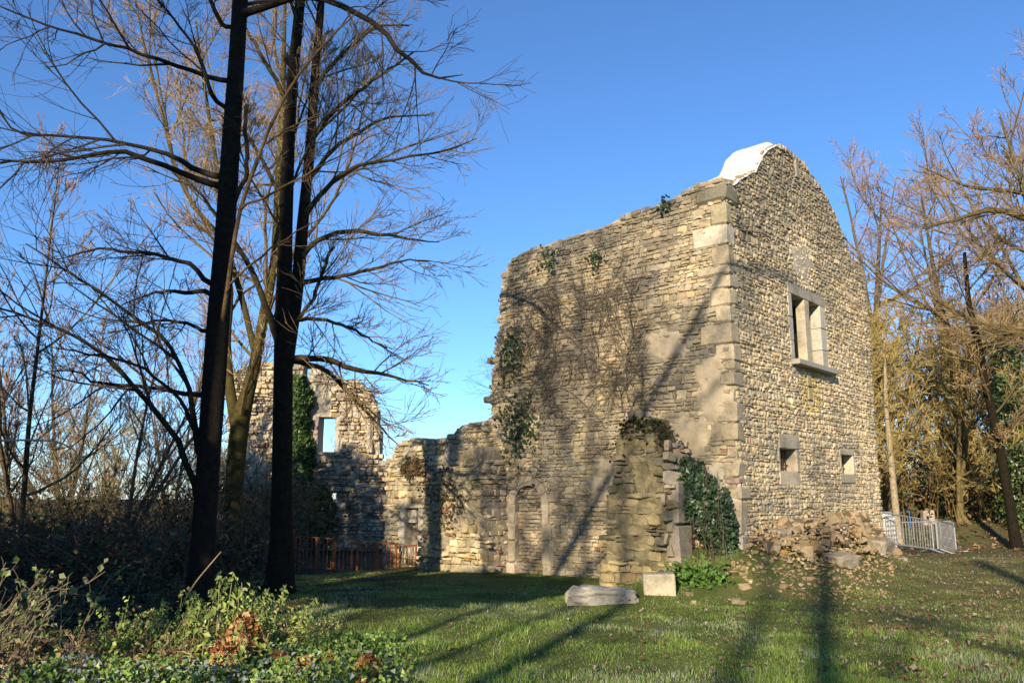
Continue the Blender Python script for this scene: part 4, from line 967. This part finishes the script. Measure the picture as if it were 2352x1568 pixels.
UZ = np.concatenate(UZ); UZ[:, 0] = np.maximum(UZ[:, 0]+.26, rl.uniform(-.03, .12, len(UZ))); UZ = UZ[(UZ[:, 1] > .55)]; u, z, d = UZ[:, 0], UZ[:, 1], np.maximum(UZ[:, 2], .06)
ivy = thing('ivy_bush', 'dark green ivy mass hanging between the broken pier and the corner', 'ivy', tuple(tw(FL, .5, .4, .2)))
P = tw(FL, u, z, d); mbx = MB(); leaves(mbx, rl, P, np.array((-.3, -.8, .4)), rl.choice((.05, .07, .10), len(P)), leafcols(rl, len(P), IVY+[(.06, .075, .05)], .5)); obj('leaves', mbx, M['ivy_leaf'], ivy, kind='stuff')
mbx = MB(); st = []
for k in range(12):
    a = rl.uniform(.15, .95); z0 = rl.uniform(1.6, 2.3); pts = [tw(FL, a+rl.normal(0, .05)-.25*s, z0-s*(z0-.5), .2+.5*math.sin(s*2.4)*rl.uniform(.5, 1.1)) for s in np.linspace(0, 1, 7)]; st.append(pts)
add_tubes(mbx, np.array(st), np.full((12, 7), .006), 4, np.array((.10, .08, .05)), rl); obj('stems', mbx, M['twig'], ivy)
# ivy up the far ruin
riv = thing('ruin_ivy', 'column of green ivy climbing the far ruin beside its window', 'ivy', (RX+3, RY-.3, 0))
n = 9000; t = rl.uniform(0, 1, n)
cx = np.interp(t, (0, .25, .5, .65, .8, .92, 1), (686, 688, 690, 694, 716, 728, 722)); hw = np.interp(t, (0, .12, .3, .55, .66, .72, .88, 1), (14, 26, 24, 30, 26, 40, 44, 20)); yy = 862+t*368
k = rl.uniform(-1, 1, n); P = np.array([at(cx[i]+k[i]*hw[i]*(.55+.95*float(fbm(t[i]*17, float(k[i] > 0)*5, 4))), yy[i], RY-.12-.55*(1-k[i]**2)*rl.uniform(.2, 1)) for i in range(n)])
mbx = MB(); leaves(mbx, rl, P, np.array((-.2, -.8, .5)), .15, leafcols(rl, n, [(.05, .10, .022), (.08, .14, .03), (.11, .16, .035), (.045, .075, .02)])); obj('leaves', mbx, M['ivy_leaf'], riv, kind='stuff')
mbx = MB(); st = [[at(600+100*s*0+678+(x-678)*s-600, 862+s*300, RY-.2) for s in np.linspace(0, 1, 6)] for x in (684, 700, 720)]
add_tubes(mbx, np.array(st), np.full((3, 6), .03), 5, np.array((.1, .08, .05))); obj('stems', mbx, M['twig'], riv)
# small ivy tufts on the long wall
for (x, y, s, nn, lb) in ((1178, 815, .38, 500, 'ivy tuft at the left edge of the long wall'), (1195, 980, .5, 800, 'larger ivy tuft low on the left of the long wall'), (1530, 470, .12, 70, 'tiny ivy sprig under the top of the long wall'), (1370, 600, .18, 110, 'small ivy sprig high on the long wall'), (1260, 600, .25, 120, 'sparse ivy sprigs near the top left of the long wall')):
    p0 = None
    a = at(x, y, 1.0)-np.array((0, 0, EYE)); D = L[0]*(-a[1])+a[0]*L[1]; uu = (-C[0]*(-a[1])-(-a[0])*(-C[1]))/D; kk = (L[0]*(-C[1])-L[1]*(-C[0]))/D; zz = EYE+a[2]*kk
    tf = thing('ivy_tuft', lb, 'ivy', tuple(tw(FL, uu, zz, 0)), 'ivy tufts on the long wall')
    nn = int(nn*.5); P = tw(FL, uu+rl.normal(0, s*.6, nn), zz+rl.normal(0, s*.8, nn), .04+np.abs(rl.normal(0, .05, nn))); mbx = MB(); leaves(mbx, rl, P, np.array((-.3, -.8, .4)), .085, leafcols(rl, nn, IVY)); obj('leaves', mbx, M['ivy_leaf'], tf, kind='stuff')
# leafless creeper fanning over the long wall
crp = thing('bare_creeper', 'leafless brown creeper fanning over the middle of the long wall', 'creeper', tuple(tw(FL, 3.6, 3.4, .1)))
st = []
for k in range(80):
    u0 = rl.uniform(1.9, 5.4); z0 = rl.uniform(3.2, 5.6); an = rl.normal(1.57, .75); Ln = rl.uniform(.6, 1.8); pts = []; u, z, d = u0, z0, .06
    for s in range(9):
        pts.append(tw(FL, u, z, d)); an += rl.normal(0, .18); u -= math.cos(an)*Ln/8; z += math.sin(an)*Ln/8; d = np.clip(d+rl.normal(.012, .03), .05, .3)
    st.append(pts)
P = np.array(st); Rr = np.repeat(np.linspace(.009, .004, 9)[None], 80, 0); mbx = MB(); add_tubes(mbx, P, Rr, 5, np.array((.15, .115, .075)), rl); obj('stems', mbx, M['twig'], crp)
mbx = MB(); cur = (P, Rr); nrm3 = (-G[0]*.9, -G[1]*.9, 0)
for kw in (dict(nch=8, t0=.1, t1=1, ang=.8, asd=.3, lf=.5, npts=6, wig=.12, up=.0, rk=.006, bias=nrm3), dict(nch=5, t0=.1, t1=1, ang=.8, asd=.3, lf=.55, npts=4, wig=.15, up=.0, rk=.006, bias=nrm3)):
    cur = spawn(rl, *cur, **kw); add_tubes(mbx, *cur, 3, np.array((.13, .105, .08)), rl, .3, .0022)
obj('twigs', mbx, M['twig'], crp)
# moss and dead plants on the pier top and the low wall
pm = thing('pier_moss', 'cushion of moss and dead stems on top of the broken pier', 'moss', tuple(tw(FP, 1.7, 3.1, -.3)))
n = 2600; uu = rl.normal(1.66, .25, n); P = tw(FP, uu, 3.12-np.abs(rl.normal(0, .22, n))+.08-((uu-1.68)/.5)**2*.25, rl.uniform(-.6, .07, n)); mbx = MB(); leaves(mbx, rl, P, np.array((0, -.3, 1.)), .07, leafcols(rl, n, [(.05, .04, .02), (.04, .04, .015), (.08, .055, .03), (.04, .055, .018)])); obj('tufts', mbx, M['dry_leaf'], pm, kind='stuff')
dv = thing('dead_vines', 'reddish dead vines trailing down the broken buttress', 'creeper', tuple(tw(FBt, 7.0, 2.3, 0)))
n = 280; cu_ = np.array((7.55, 7.15, 6.75, 6.95))[rl.integers(0, 4, n)]; P = tw(FBt, cu_+rl.normal(0, .16, n), 2.4-rl.beta(1.2, 1.6, n)*1.9, rl.uniform(.03, .13, n)); mbx = MB(); leaves(mbx, rl, P, np.array((-.3, -.8, .2)), .07, leafcols(rl, n, [(.14, .06, .035), (.10, .07, .03), (.07, .075, .025), (.16, .10, .05)])); obj('leaves', mbx, M['dry_leaf'], dv, kind='stuff')
da = thing('dry_tuft', 'dry reddish tuft hanging on the pale upper part of the low wall', 'plant', tuple(tw(FA, 9.2, 2.5, 0)))
n = 500; P = tw(FA, 9.05+rl.normal(0, .25, n), 2.42+rl.normal(0, .14, n), rl.uniform(.03, .15, n)); mbx = MB(); leaves(mbx, rl, P, np.array((-.3, -.8, .2)), .075, leafcols(rl, n, [(.2, .11, .06), (.14, .10, .05), (.09, .09, .03)])); obj('leaves', mbx, M['dry_leaf'], da, kind='stuff')

# unseen evergreen and ivy-grown trees on the left, added for their shade
def ivy_tree(name, seed, H, r, z0, nleaf, rz_):
    rng = np.random.default_rng(seed); t = thing(name, 'x', 'tree', (0, 0, 0))
    A = resample([(0, 0, -.3, .22), (.05, .02, H*.3, .17), (-.05, .1, H*.7, .1), (0, 0, H*.95, .04)], 14); mbx = MB(); rough_trunk(mbx, A[None, :, :3], A[None, :, 3], 9, (.05, .04, .025), seed); obj('trunk', mbx, M['bark'], t, True)
    v = norm(rng.normal(0, 1, (nleaf, 3)))*rng.uniform(.45, 1, (nleaf, 1))**.5
    lump = .75+.5*fbm(v[:, 0]*3+5, v[:, 2]*3+v[:, 1]*2+9, seed)
    P = v*np.array((r, rz_, (H-z0)/2))*lump[:, None]+np.array((0, 0, (H+z0)/2)); mbx = MB(); leaves(mbx, rng, P, v+np.array((0, 0, .4)), .22, leafcols(rng, nleaf, IVY)); obj('crown', mbx, M['ivy_leaf'], t); return t
IVT = ivy_tree('ivy_clad_tree', 21, 9, 2.3, .8, 9000, 2.3)
HOL = ivy_tree('shading_holly', 22, 6.9, 2.5, 5.0, 7000, 1.3)
GE = 'evergreen trees on the left of the viewpoint'
put(HOL, -6.9, .6, -.38, 1.0, 'unseen holly added left of the viewpoint, flat crown shading the meadow', GE)  # crown shaped to lay a band of shade across the meadow
for k, (x, y, s, lb) in enumerate(((-11.3, 5.0, 1.0, 'ivy-clad tree left of the viewpoint'), (-12.6, 10.5, .95, 'ivy-clad tree just outside the left edge'), (-13.1, 14.3, 1.12, 'ivy-clad tree screening the far ruin from the sun'), (-10.6, -.6, .8, 'unseen ivy-clad tree added behind the viewpoint to shade the left bank'), (-14.8, 3.5, 1.1, 'ivy-clad tree farther left of the viewpoint'), (-16.5, 14, 1.1, 'ivy-clad tree farther out beyond the left edge'))):
    put(IVT, x, y, k*1.1, s, lb, GE)

# ------------------------------------------------------------------ thickets
def thicket(name, label, spots, rng, nstem, h, cols, leafpal, nleaf, lsize, lmat='leaf', minr=.005, arch=.5, hl=.75):
    st = []
    for _ in range(nstem):
        x, y = spots(rng); a = rng.uniform(0, 6.28); hh = h*rng.uniform(.5, 1.2); o = rng.uniform(.1, arch)*hh; z = float(gz(x, y))
        st.append([(x+math.cos(a)*o*s**1.5+rng.normal(0, .03), y+math.sin(a)*o*s**1.5, z-.05+hh*(s-.35*(o/hh)*s*s*1.2)) for s in np.linspace(0, 1, 7)])
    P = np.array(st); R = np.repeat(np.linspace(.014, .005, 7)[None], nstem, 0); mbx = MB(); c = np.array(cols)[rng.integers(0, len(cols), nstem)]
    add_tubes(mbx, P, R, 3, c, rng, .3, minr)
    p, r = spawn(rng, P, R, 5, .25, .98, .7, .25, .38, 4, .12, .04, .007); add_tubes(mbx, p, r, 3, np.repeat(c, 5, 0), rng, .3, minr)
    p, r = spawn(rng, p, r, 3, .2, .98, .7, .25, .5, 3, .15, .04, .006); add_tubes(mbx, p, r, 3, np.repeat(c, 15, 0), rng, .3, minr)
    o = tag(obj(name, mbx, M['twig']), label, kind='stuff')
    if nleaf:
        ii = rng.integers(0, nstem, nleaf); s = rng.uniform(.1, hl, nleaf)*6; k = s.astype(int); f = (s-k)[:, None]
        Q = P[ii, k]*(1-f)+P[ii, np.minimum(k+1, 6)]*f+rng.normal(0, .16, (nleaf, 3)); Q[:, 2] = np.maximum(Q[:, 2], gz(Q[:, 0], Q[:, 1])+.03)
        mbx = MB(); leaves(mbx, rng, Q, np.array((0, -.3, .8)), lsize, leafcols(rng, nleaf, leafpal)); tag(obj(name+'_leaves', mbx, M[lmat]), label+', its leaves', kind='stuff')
rt_ = np.random.default_rng(66)
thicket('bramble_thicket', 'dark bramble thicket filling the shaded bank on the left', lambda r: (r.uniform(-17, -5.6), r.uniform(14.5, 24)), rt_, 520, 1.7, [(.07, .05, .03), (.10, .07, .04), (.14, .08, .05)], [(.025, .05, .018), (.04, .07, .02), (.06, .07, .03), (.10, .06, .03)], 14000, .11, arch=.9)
thicket('scrub', 'brown scrub along the back of the left bank', lambda r: (r.uniform(-24, -6.5), r.uniform(26, 36)), rt_, 480, 3.6, [(.10, .075, .04), (.16, .11, .06), (.12, .09, .04)], [(.04, .07, .02), (.07, .08, .03), (.12, .08, .04)], 7000, .15, minr=.007)
thicket('understory', 'brown and golden undergrowth of the right-hand wood', lambda r: (lambda y: (y*r.uniform(.405, .68), y))(r.uniform(29.5, 46)), rt_, 640, 3.6, [(.22, .145, .055), (.30, .20, .07), (.12, .085, .04)], [(.10, .12, .03), (.07, .10, .03), (.22, .12, .05), (.16, .10, .05)], 9000, .17, minr=.008)
thicket('ruin_scrub', 'dry scrub between the mossy tree and the far ruin', lambda r: (r.uniform(-9.5, -7.4), r.uniform(27.5, 31)), rt_, 90, 2.4, [(.2, .12, .06), (.16, .11, .06)], [(.18, .10, .05), (.08, .09, .03)], 900, .12, minr=.006)
# ivy on trunks in the right wood
for (x, y, H, lb) in ((17.3, 28.6, 6.5, 'ivy climbing a trunk left of the dark leaning trunk'), (20.2, 30.0, 7, 'bright ivy at the right edge of the wood'), (12.9, 33, 5.0, 'ivy low among the golden hazels')):
    tv = thing('trunk_ivy', lb, 'ivy', (x, y, float(gz(x, y))), 'ivy in the right-hand wood'); n = 4200
    zz = rt_.uniform(0, H, n); a = rt_.uniform(0, 6.28, n); rr = (.35+.6*vn(zz*1.1, a*.8, 7))*rt_.uniform(.5, 1, n)
    P = np.stack([x+np.cos(a)*rr, y+np.sin(a)*rr, float(gz(x, y))+zz], 1); mbx = MB(); leaves(mbx, rt_, P, np.stack([np.cos(a), np.sin(a), zz*0+.3], 1), .11, leafcols(rt_, n, [(.05, .09, .02), (.07, .12, .025), (.10, .14, .03), (.03, .05, .02)])); obj('leaves', mbx, M['ivy_leaf'], tv, kind='stuff')
    mbx = MB(); A = resample([(x, y, float(gz(x, y))-.2, .14), (x+.1, y, H*.5, .11), (x-.1, y+.1, H, .05)], 10); add_tubes(mbx, A[None, :, :3], A[None, :, 3], 7, np.array((.05, .04, .02))); obj('stem', mbx, M['bark'], tv)
pb = at(2056, 1142, 26.5); pz = float(gz(pb[0], 26.5))
make_tree('pale_sapling', 'slim pale-barked tree just behind the barrier beside the gable', 'tree', (pb[0], 26.5, pz), [[(pb[0]+.02, 26.5, pz-.2, .14), (pb[0], 26.5, pz+.3, .115), (pb[0]-.03, 26.5, 2.4, .10), (pb[0]-.05, 26.5, 4.5, .07), (pb[0]+.1, 26.5, 7.0, .02)]], [],
          [dict(nch=6, t0=.15, t1=.95, ang=.6, asd=.2, lf=.5, npts=6, wig=.1, up=.04, rk=.01), dict(nch=5, t0=.1, t1=.95, ang=.6, asd=.2, lf=.6, npts=4, wig=.12, up=.04, rk=.009)], GOLD[1:], 606, .007, (.34, .27, .17), (.26, .19, .08),
          extra=dict(nch=16, t0=.28, t1=.95, ang=1.0, asd=.2, lf=.28, npts=8, wig=.1, up=.03, rk=.012))
# dark leaning trunk at the right
Yr = 25.0; br = at(2335, 1255, Yr); gr_ = float(gz(br[0], Yr))
TR = [(br[0]+.05, Yr, gr_-.3, .22), (br[0], Yr, gr_+.1, .165)]+pix([(2318, 1150, .14), (2300, 1050, .13), (2282, 960, .12), (2262, 880, .11), (2250, 800, .11), (2225, 700, .08), (2215, 580, .05)], Yr)
make_tree('leaning_trunk_tree', 'dark mossy tree leaning left near the right edge', 'tree', tuple(TR[1][:3]), [TR], [pix([(2470, 860, 24, .16), (2400, 790, 24, .14), (2330, 760, 24, .11), (2250, 745, 24.4, .07), (2150, 690, 24.5, .03)]), pix([(2470, 560, 22, .12), (2352, 500, 22, .10), (2280, 480, 22.2, .08), (2210, 500, 22.4, .05), (2120, 525, 22.6, .02)]), pix([(2470, 470, 23, .10), (2330, 440, 23, .07), (2220, 430, 23, .045), (2110, 380, 23, .015)])],
          [dict(nch=12, t0=.15, t1=.98, ang=.7, asd=.22, lf=.42, npts=6, wig=.10, up=.05, rk=.011), LV2[1], LV2[2]], [np.array((.10, .075, .035)), np.array((.24, .17, .07)), np.array((.30, .20, .10))], 505, .007, (.018, .014, .008), (.10, .075, .03),
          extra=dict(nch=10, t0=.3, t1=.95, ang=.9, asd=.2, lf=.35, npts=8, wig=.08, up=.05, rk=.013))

# ------------------------------------------------------------------ grass and fallen leaves
rg = np.random.default_rng(88)
def in_masonry(x, y):
    rx, ry = x-C[0], y-C[1]; u = rx*L[0]+ry*L[1]; b = rx*G[0]+ry*G[1]
    return ((u > -.1) & (u < 10.4) & (b > -.03)) | ((u > .9) & (u < 2.7) & (b > -.82) & (b < 0)) | ((u > 5.6) & (u < 8.1) & (b > -.72) & (b < 0))
def scatter(n, ylo, yhi, xa, xb, p=1.6):
    y = (rg.uniform(0, 1, n)*(yhi**(2-p)-ylo**(2-p))+ylo**(2-p))**(1/(2-p)); x = y*rg.uniform(xa, xb, n); k = ~in_masonry(x, y); return x[k], y[k]
def grass(x, y, hmin, hmax, wd):
    n = len(x); z = gz(x, y); a = rg.uniform(0, 6.28, n); lean = rg.uniform(.3, 1.2, n); tuft = fbm(x*2.1, y*2.1, 14)
    h = rg.uniform(hmin, hmax, n)*(.45+1.1*ss(.35, .8, tuft)); w_ = wd*rg.uniform(.7, 1.3, n)
    dx, dy = np.cos(a), np.sin(a); tx, ty = -dy, dx
    base = np.stack([x, y, z-.005], 1); o = np.stack([tx*w_, ty*w_, 0*x], 1); tip = base+np.stack([dx*h*lean*.8, dy*h*lean*.8, h*(1-.45*lean)], 1)
    V = np.stack([base-o, base+o, tip], 1)
    pal = np.array([(.20, .33, .045), (.27, .39, .065), (.15, .26, .04), (.36, .38, .10), (.42, .44, .30)])
    fr = fbm(x*1.1+3, y*1.1, 17); pr = rg.uniform(0, 1, n)
    ci = np.where(pr < .07+.38*ss(.5, .72, fr), 4, rg.integers(0, 4, n)); c = pal[ci]*rg.uniform(.7, 1.25, (n, 1))
    dry = ss(3.0, 9.0, x)*.6; c = c*(1-dry[:, None])+dry[:, None]*np.array((.27, .235, .10))*rg.uniform(.6, 1.4, (n, 1))
    mbx = MB(); b = (np.arange(n)*3)[:, None]; mbx.add(V, tris=b+np.array([0, 1, 2]), c=np.repeat(c, 3, 0)); return mbx
x, y = scatter(330000, 7.3, 22, -.42, .68); dens = (1-.45*ss(3.0, 9, x)*(.5+fbm(x*.9, y*.9, 19)))*(.35+.9*ss(.3, .55, fbm(x*1.7, y*1.7, 27))); k = rg.uniform(0, 1, len(x)) < dens; x, y = x[k], y[k]
tag(obj('meadow_grass', grass(x, y, .025, .075, .0035), M['grass']), 'short frosty meadow grass', kind='stuff')
x, y = scatter(7000, 7.6, 11.5, -.30, .02); k = fbm(x*1.6, y*1.6, 23) > .52; tag(obj('long_grass', grass(x[k], y[k], .06, .16, .005), M['grass']), 'longer grass at the edge of the weeds', kind='stuff')
n = 13000; x, y = scatter(n, 7.4, 30, -.1, .66, 1.3); k = rg.uniform(0, 1, len(x)) < .06+.94*ss(.5, 6.5, x)*(.25*ss(.3, .6, fbm(x*.7, y*.7, 29))+.75*ss(.5, .66, fbm(x*1.9, y*1.9, 57))); x, y = x[k], y[k]
mbx = MB(); P = np.stack([x, y, gz(x, y)+.03+rg.uniform(0, .03, len(x))], 1); leaves(mbx, rg, P, np.array((0, 0, 1.)), .05, leafcols(rg, len(x), [(.20, .13, .09), (.24, .18, .13), (.14, .08, .045), (.30, .25, .21), (.22, .11, .055)]), .5, .9, .8)
tag(obj('leaf_litter', mbx, M['dry_leaf']), 'fallen brown leaves strewn over the right of the meadow', kind='stuff')
n = 5000; x = rg.uniform(10, 30, n); y = rg.uniform(24, 42, n); mbx = MB(); P = np.stack([x, y, gz(x, y)+.04], 1); leaves(mbx, rg, P, np.array((0, 0, 1.)), .14, leafcols(rg, n, [(.20, .12, .06), (.28, .18, .10), (.12, .07, .04), (.10, .11, .03)]), .4, .6)
tag(obj('wood_litter', mbx, M['dry_leaf']), 'fallen leaves on the floor of the wood', kind='stuff')

# ------------------------------------------------------------------ foreground weeds
rw = np.random.default_rng(99)
def nettle(seed):
    r = np.random.default_rng(seed); t = thing('nettle_plant', 'x', 'plant', (0, 0, 0)); h = r.uniform(.55, .8); lean = r.normal(0, .22, 2)
    pts = np.array([(lean[0]*h*s**1.6, lean[1]*h*s**1.6, h*s) for s in np.linspace(0, 1, 8)]); mbx = MB(); add_tubes(mbx, pts[None], np.linspace(.006, .003, 8)[None], 5, np.array((.24, .22, .09))); obj('stem', mbx, M['twig'], t)
    mbx = MB(); P = []; Nn = []
    for s in np.linspace(.25, 1, 15):
        for a in (0, math.pi):
            an = a+s*9+r.normal(0, .3); b = np.array((lean[0]*h*s**1.6, lean[1]*h*s**1.6, h*s)); o = r.uniform(.03, .07)
            P.append(b+np.array((math.cos(an)*o, math.sin(an)*o, -.02-.02*r.random()))); Nn.append((math.cos(an)*.8, math.sin(an)*.8, .5))
    leaves(mbx, r, np.array(P), np.array(Nn)+np.array((-.2, -.5, .2)), .066, leafcols(r, len(P), [(.30, .37, .08), (.23, .32, .065), (.36, .39, .13), (.17, .24, .06)], .25), .35, .4, .8); obj('leaves', mbx, M['leaf'], t, kind='stuff'); return t
NT = [nettle(s) for s in range(500, 506)]; un = set()
for k in range(96):
    if k < 80: x = rw.uniform(-4.4, -1.95); y = 9.2+rw.normal(0, .35)+(x+3.2)*-.1
    else: x = rw.uniform(-5.6, -4.0); y = rw.uniform(8.2, 9.2)
    s = (1.05-.35*abs(x+3.0)/1.3)*rw.uniform(.75, 1.15) if k < 80 else rw.uniform(.35, .6)
    pr = NT[k % 6]; loc = (x, y, float(gz(x, y))-.02); rz = rw.uniform(0, 6.28)
    if k % 6 not in un: un.add(k % 6); o = pr; o.location = loc; o.rotation_euler = (0, 0, rz); o.scale = (s, s, s)
    else: o = copy_tree(pr, loc, rz, s)
    o['label'] = 'yellow-green nettle in the sunlit foreground clump'; o['group'] = 'nettles in the foreground'
# low leafy ground cover, partly frosted
n = 15000; x = rw.uniform(-5.8, -.9, n); y = rw.uniform(7.2, 9.6, n); dn = fbm(x*1.3, y*1.3, 41); k = (dn > .44) & (rw.uniform(0, 1, n) < (ss(-.9, -2.2, x)*(1-.6*ss(-3.6, -4.8, x))+.10)); x, y = x[k], y[k]
z = gz(x, y)+rw.uniform(.02, .22, len(x))*(.5+dn[k]); P = np.stack([x, y, z], 1); frost = fbm(x*4.1+7, y*4.3, 43); fc = np.where((rw.uniform(0, 1, len(x)) < (.04+.4*ss(.54, .7, frost))*ss(9.2, 8.2, y))[:, None], np.array((.24, .28, .25)), leafcols(rw, len(x), [(.15, .25, .045), (.20, .31, .06), (.10, .17, .035), (.27, .31, .09)]))
mbx = MB(); leaves(mbx, rw, P, np.array((-.25, -.7, .6)), .048, fc, .7, .6); tag(obj('ground_cover', mbx, M['leaf']), 'low leafy weeds and frosted ground ivy in the foreground', kind='stuff')
thicket('dry_weeds', 'dry brown weed stems in the left foreground', lambda r: (r.uniform(-6.0, -2.2), r.uniform(7.6, 10.0)), rw, 260, .36, [(.30, .20, .11), (.38, .28, .16), (.20, .12, .06), (.14, .09, .05)], [(.2, .12, .05), (.12, .07, .03), (.26, .2, .09)], 2600, .05, 'dry_leaf', .0022, 1.4)
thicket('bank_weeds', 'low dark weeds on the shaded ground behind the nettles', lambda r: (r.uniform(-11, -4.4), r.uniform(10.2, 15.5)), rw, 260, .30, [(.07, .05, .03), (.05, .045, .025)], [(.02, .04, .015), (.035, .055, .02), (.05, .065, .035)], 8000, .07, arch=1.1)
# brown withered ferns
def fern(x, y, h, seed, label):
    r = np.random.default_rng(seed); t = thing('withered_fern', label, 'fern', (x, y, float(gz(x, y))), 'withered ferns in the foreground'); n = 700
    a = r.uniform(0, 6.28, n); s = r.uniform(0, 1, n)**.6; rr = .05+s*h*.55; zz = h*(1-s**1.6)*r.uniform(.75, 1.05, n)
    P = np.stack([x+np.cos(a)*rr*r.uniform(.6, 1, n), y+np.sin(a)*rr*r.uniform(.6, 1, n), float(gz(x, y))+zz+.02], 1); mbx = MB(); leaves(mbx, r, P, np.stack([np.cos(a), np.sin(a), a*0+.4], 1), .055, leafcols(r, n, [(.34, .14, .04), (.42, .22, .08), (.24, .09, .03), (.5, .32, .15)]), .6, .6, 1.3); obj('fronds', mbx, M['dry_leaf'], t, kind='stuff')
    st = [[(x+math.cos(b)*s*h*.4, y+math.sin(b)*s*h*.4, float(gz(x, y))+h*(s-.6*s*s)*1.4) for s in np.linspace(0, 1, 5)] for b in np.linspace(0, 6, 9)]
    mbx = MB(); add_tubes(mbx, np.array(st), np.full((9, 5), .005), 4, np.array((.25, .12, .05))); obj('stems', mbx, M['twig'], t)
for k, (dx, dy, Y_, h, lb) in enumerate(((558, 1470, 8.7, .5, 'tallest rust-brown withered fern under the nettles'), (515, 1545, 8.1, .33, 'pale tan withered fern at the bottom edge'), (640, 1530, 8.2, .22, 'low rust-brown fern right of the tan one'), (700, 1545, 8.1, .2, 'small dark-brown fern beside the frosted weeds'), (760, 1500, 8.5, .16, 'small fern hidden among round green leaves'), (845, 1550, 8.0, .22, 'rightmost withered fern at the bottom edge'))):
    fern(at(dx, dy, Y_)[0], Y_, h, 700+k, lb)
# bramble at the left foreground corner
bb = thing('bramble_bush', 'sunlit bramble with pale stems and few leaves in the left corner', 'bramble', (-4.9, 8.3, float(gz(-4.9, 8.3)))); st = []
for k in range(34):
    x0, y0 = -4.95+rw.normal(0, .22), 8.3+rw.normal(0, .2); a = rw.normal(.3, 1.0); hh = rw.uniform(.6, 1.25); o_ = rw.uniform(-.25, .75)*hh
    st.append([(x0+o_*s**1.4, y0+.2*math.sin(a)*s, float(gz(x0, y0))+hh*(s-.2*s*s)) for s in np.linspace(0, 1, 8)])
P = np.array(st)+rw.normal(0, .012, (34, 8, 3)); R_ = np.repeat(np.linspace(.007, .003, 8)[None], 34, 0); mbx = MB(); add_tubes(mbx, P, R_, 4, np.array((.21, .155, .10)), rw)
p, r = spawn(rw, P, R_, 4, .3, .95, .8, .3, .35, 5, .12, .02, .007); add_tubes(mbx, p, r, 3, np.array((.24, .18, .115)), rw, .3, .002); obj('stems', mbx, M['twig'], bb)
Q = p[rw.integers(0, len(p), 260), rw.integers(1, 5, 260)]+rw.normal(0, .02, (260, 3)); mbx = MB(); leaves(mbx, rw, Q, np.array((-.2, -.6, .5)), .07, leafcols(rw, 260, [(.14, .20, .05), (.07, .12, .035), (.24, .26, .12)])); obj('leaves', mbx, M['leaf'], bb, kind='stuff')
def stick(name, label, pts, r0, r1, c):
    A = resample([(*p, r0+(r1-r0)*i/(len(pts)-1)) for i, p in enumerate(pts)], 12); mbx = MB(); add_tubes(mbx, A[None, :, :3], A[None, :, 3], 6, np.array(c)); tag(obj(name, mbx, M['twig']), label, 'stick')
stick('dead_stick', 'pale dead stick slanting up in front of the foremost trunk', [at(410, 1400, 11.0), at(450, 1335, 11.0), at(475, 1305, 11.0), at(508, 1266, 11.0)], .012, .008, (.34, .24, .15))
stick('fallen_cane', 'straight brown cane lying level in the weeds', [at(200, 1466, 9.4), at(260, 1464, 9.4), at(330, 1466, 9.4), at(410, 1472, 9.4)], .011, .009, (.30, .19, .11))
stick('broken_stalk', 'short pale upright stalk among the nettles', [at(497, 1460, 9.1), at(507, 1415, 9.1)], .014, .011, (.42, .34, .2))
stick('broken_stalk', 'second pale upright stalk right of the first among the nettles', [at(545, 1440, 9.1), at(556, 1398, 9.1)], .013, .011, (.42, .34, .2))
stick('arching_twig', 'pale arching twig hanging in from the left edge', [at(-20, 1012, 9), at(60, 1010, 9), at(130, 1012, 9), at(170, 1030, 9), at(190, 1060, 9), at(207, 1092, 9)], .012, .005, (.40, .30, .22))
# herb clump by the pier and grass at its foot
hb = thing('herb_clump', 'bright green leafy herb growing at the foot of the pier', 'plant', (3.1, 14.55, float(gz(3.1, 14.55)))); n = 420
x = 3.05+rw.normal(0, .26, n); y = 14.5+rw.normal(0, .14, n); z = gz(x, y)+np.abs(rw.normal(.16, .12, n)); mbx = MB(); leaves(mbx, rw, np.stack([x, y, z], 1), np.array((0, -.4, .8)), .10, leafcols(rw, n, [(.10, .19, .03), (.14, .24, .04), (.08, .15, .03)])); obj('leaves', mbx, M['leaf'], hb, kind='stuff')
st = [[(3.05+a*.2*s, 14.5, float(gz(3.05, 14.5))+.4*s) for s in np.linspace(0, 1, 4)] for a in rw.normal(0, 1, 14)]; mbx = MB(); add_tubes(mbx, np.array(st), np.full((14, 4), .004), 4, np.array((.14, .16, .05))); obj('stems', mbx, M['twig'], hb)
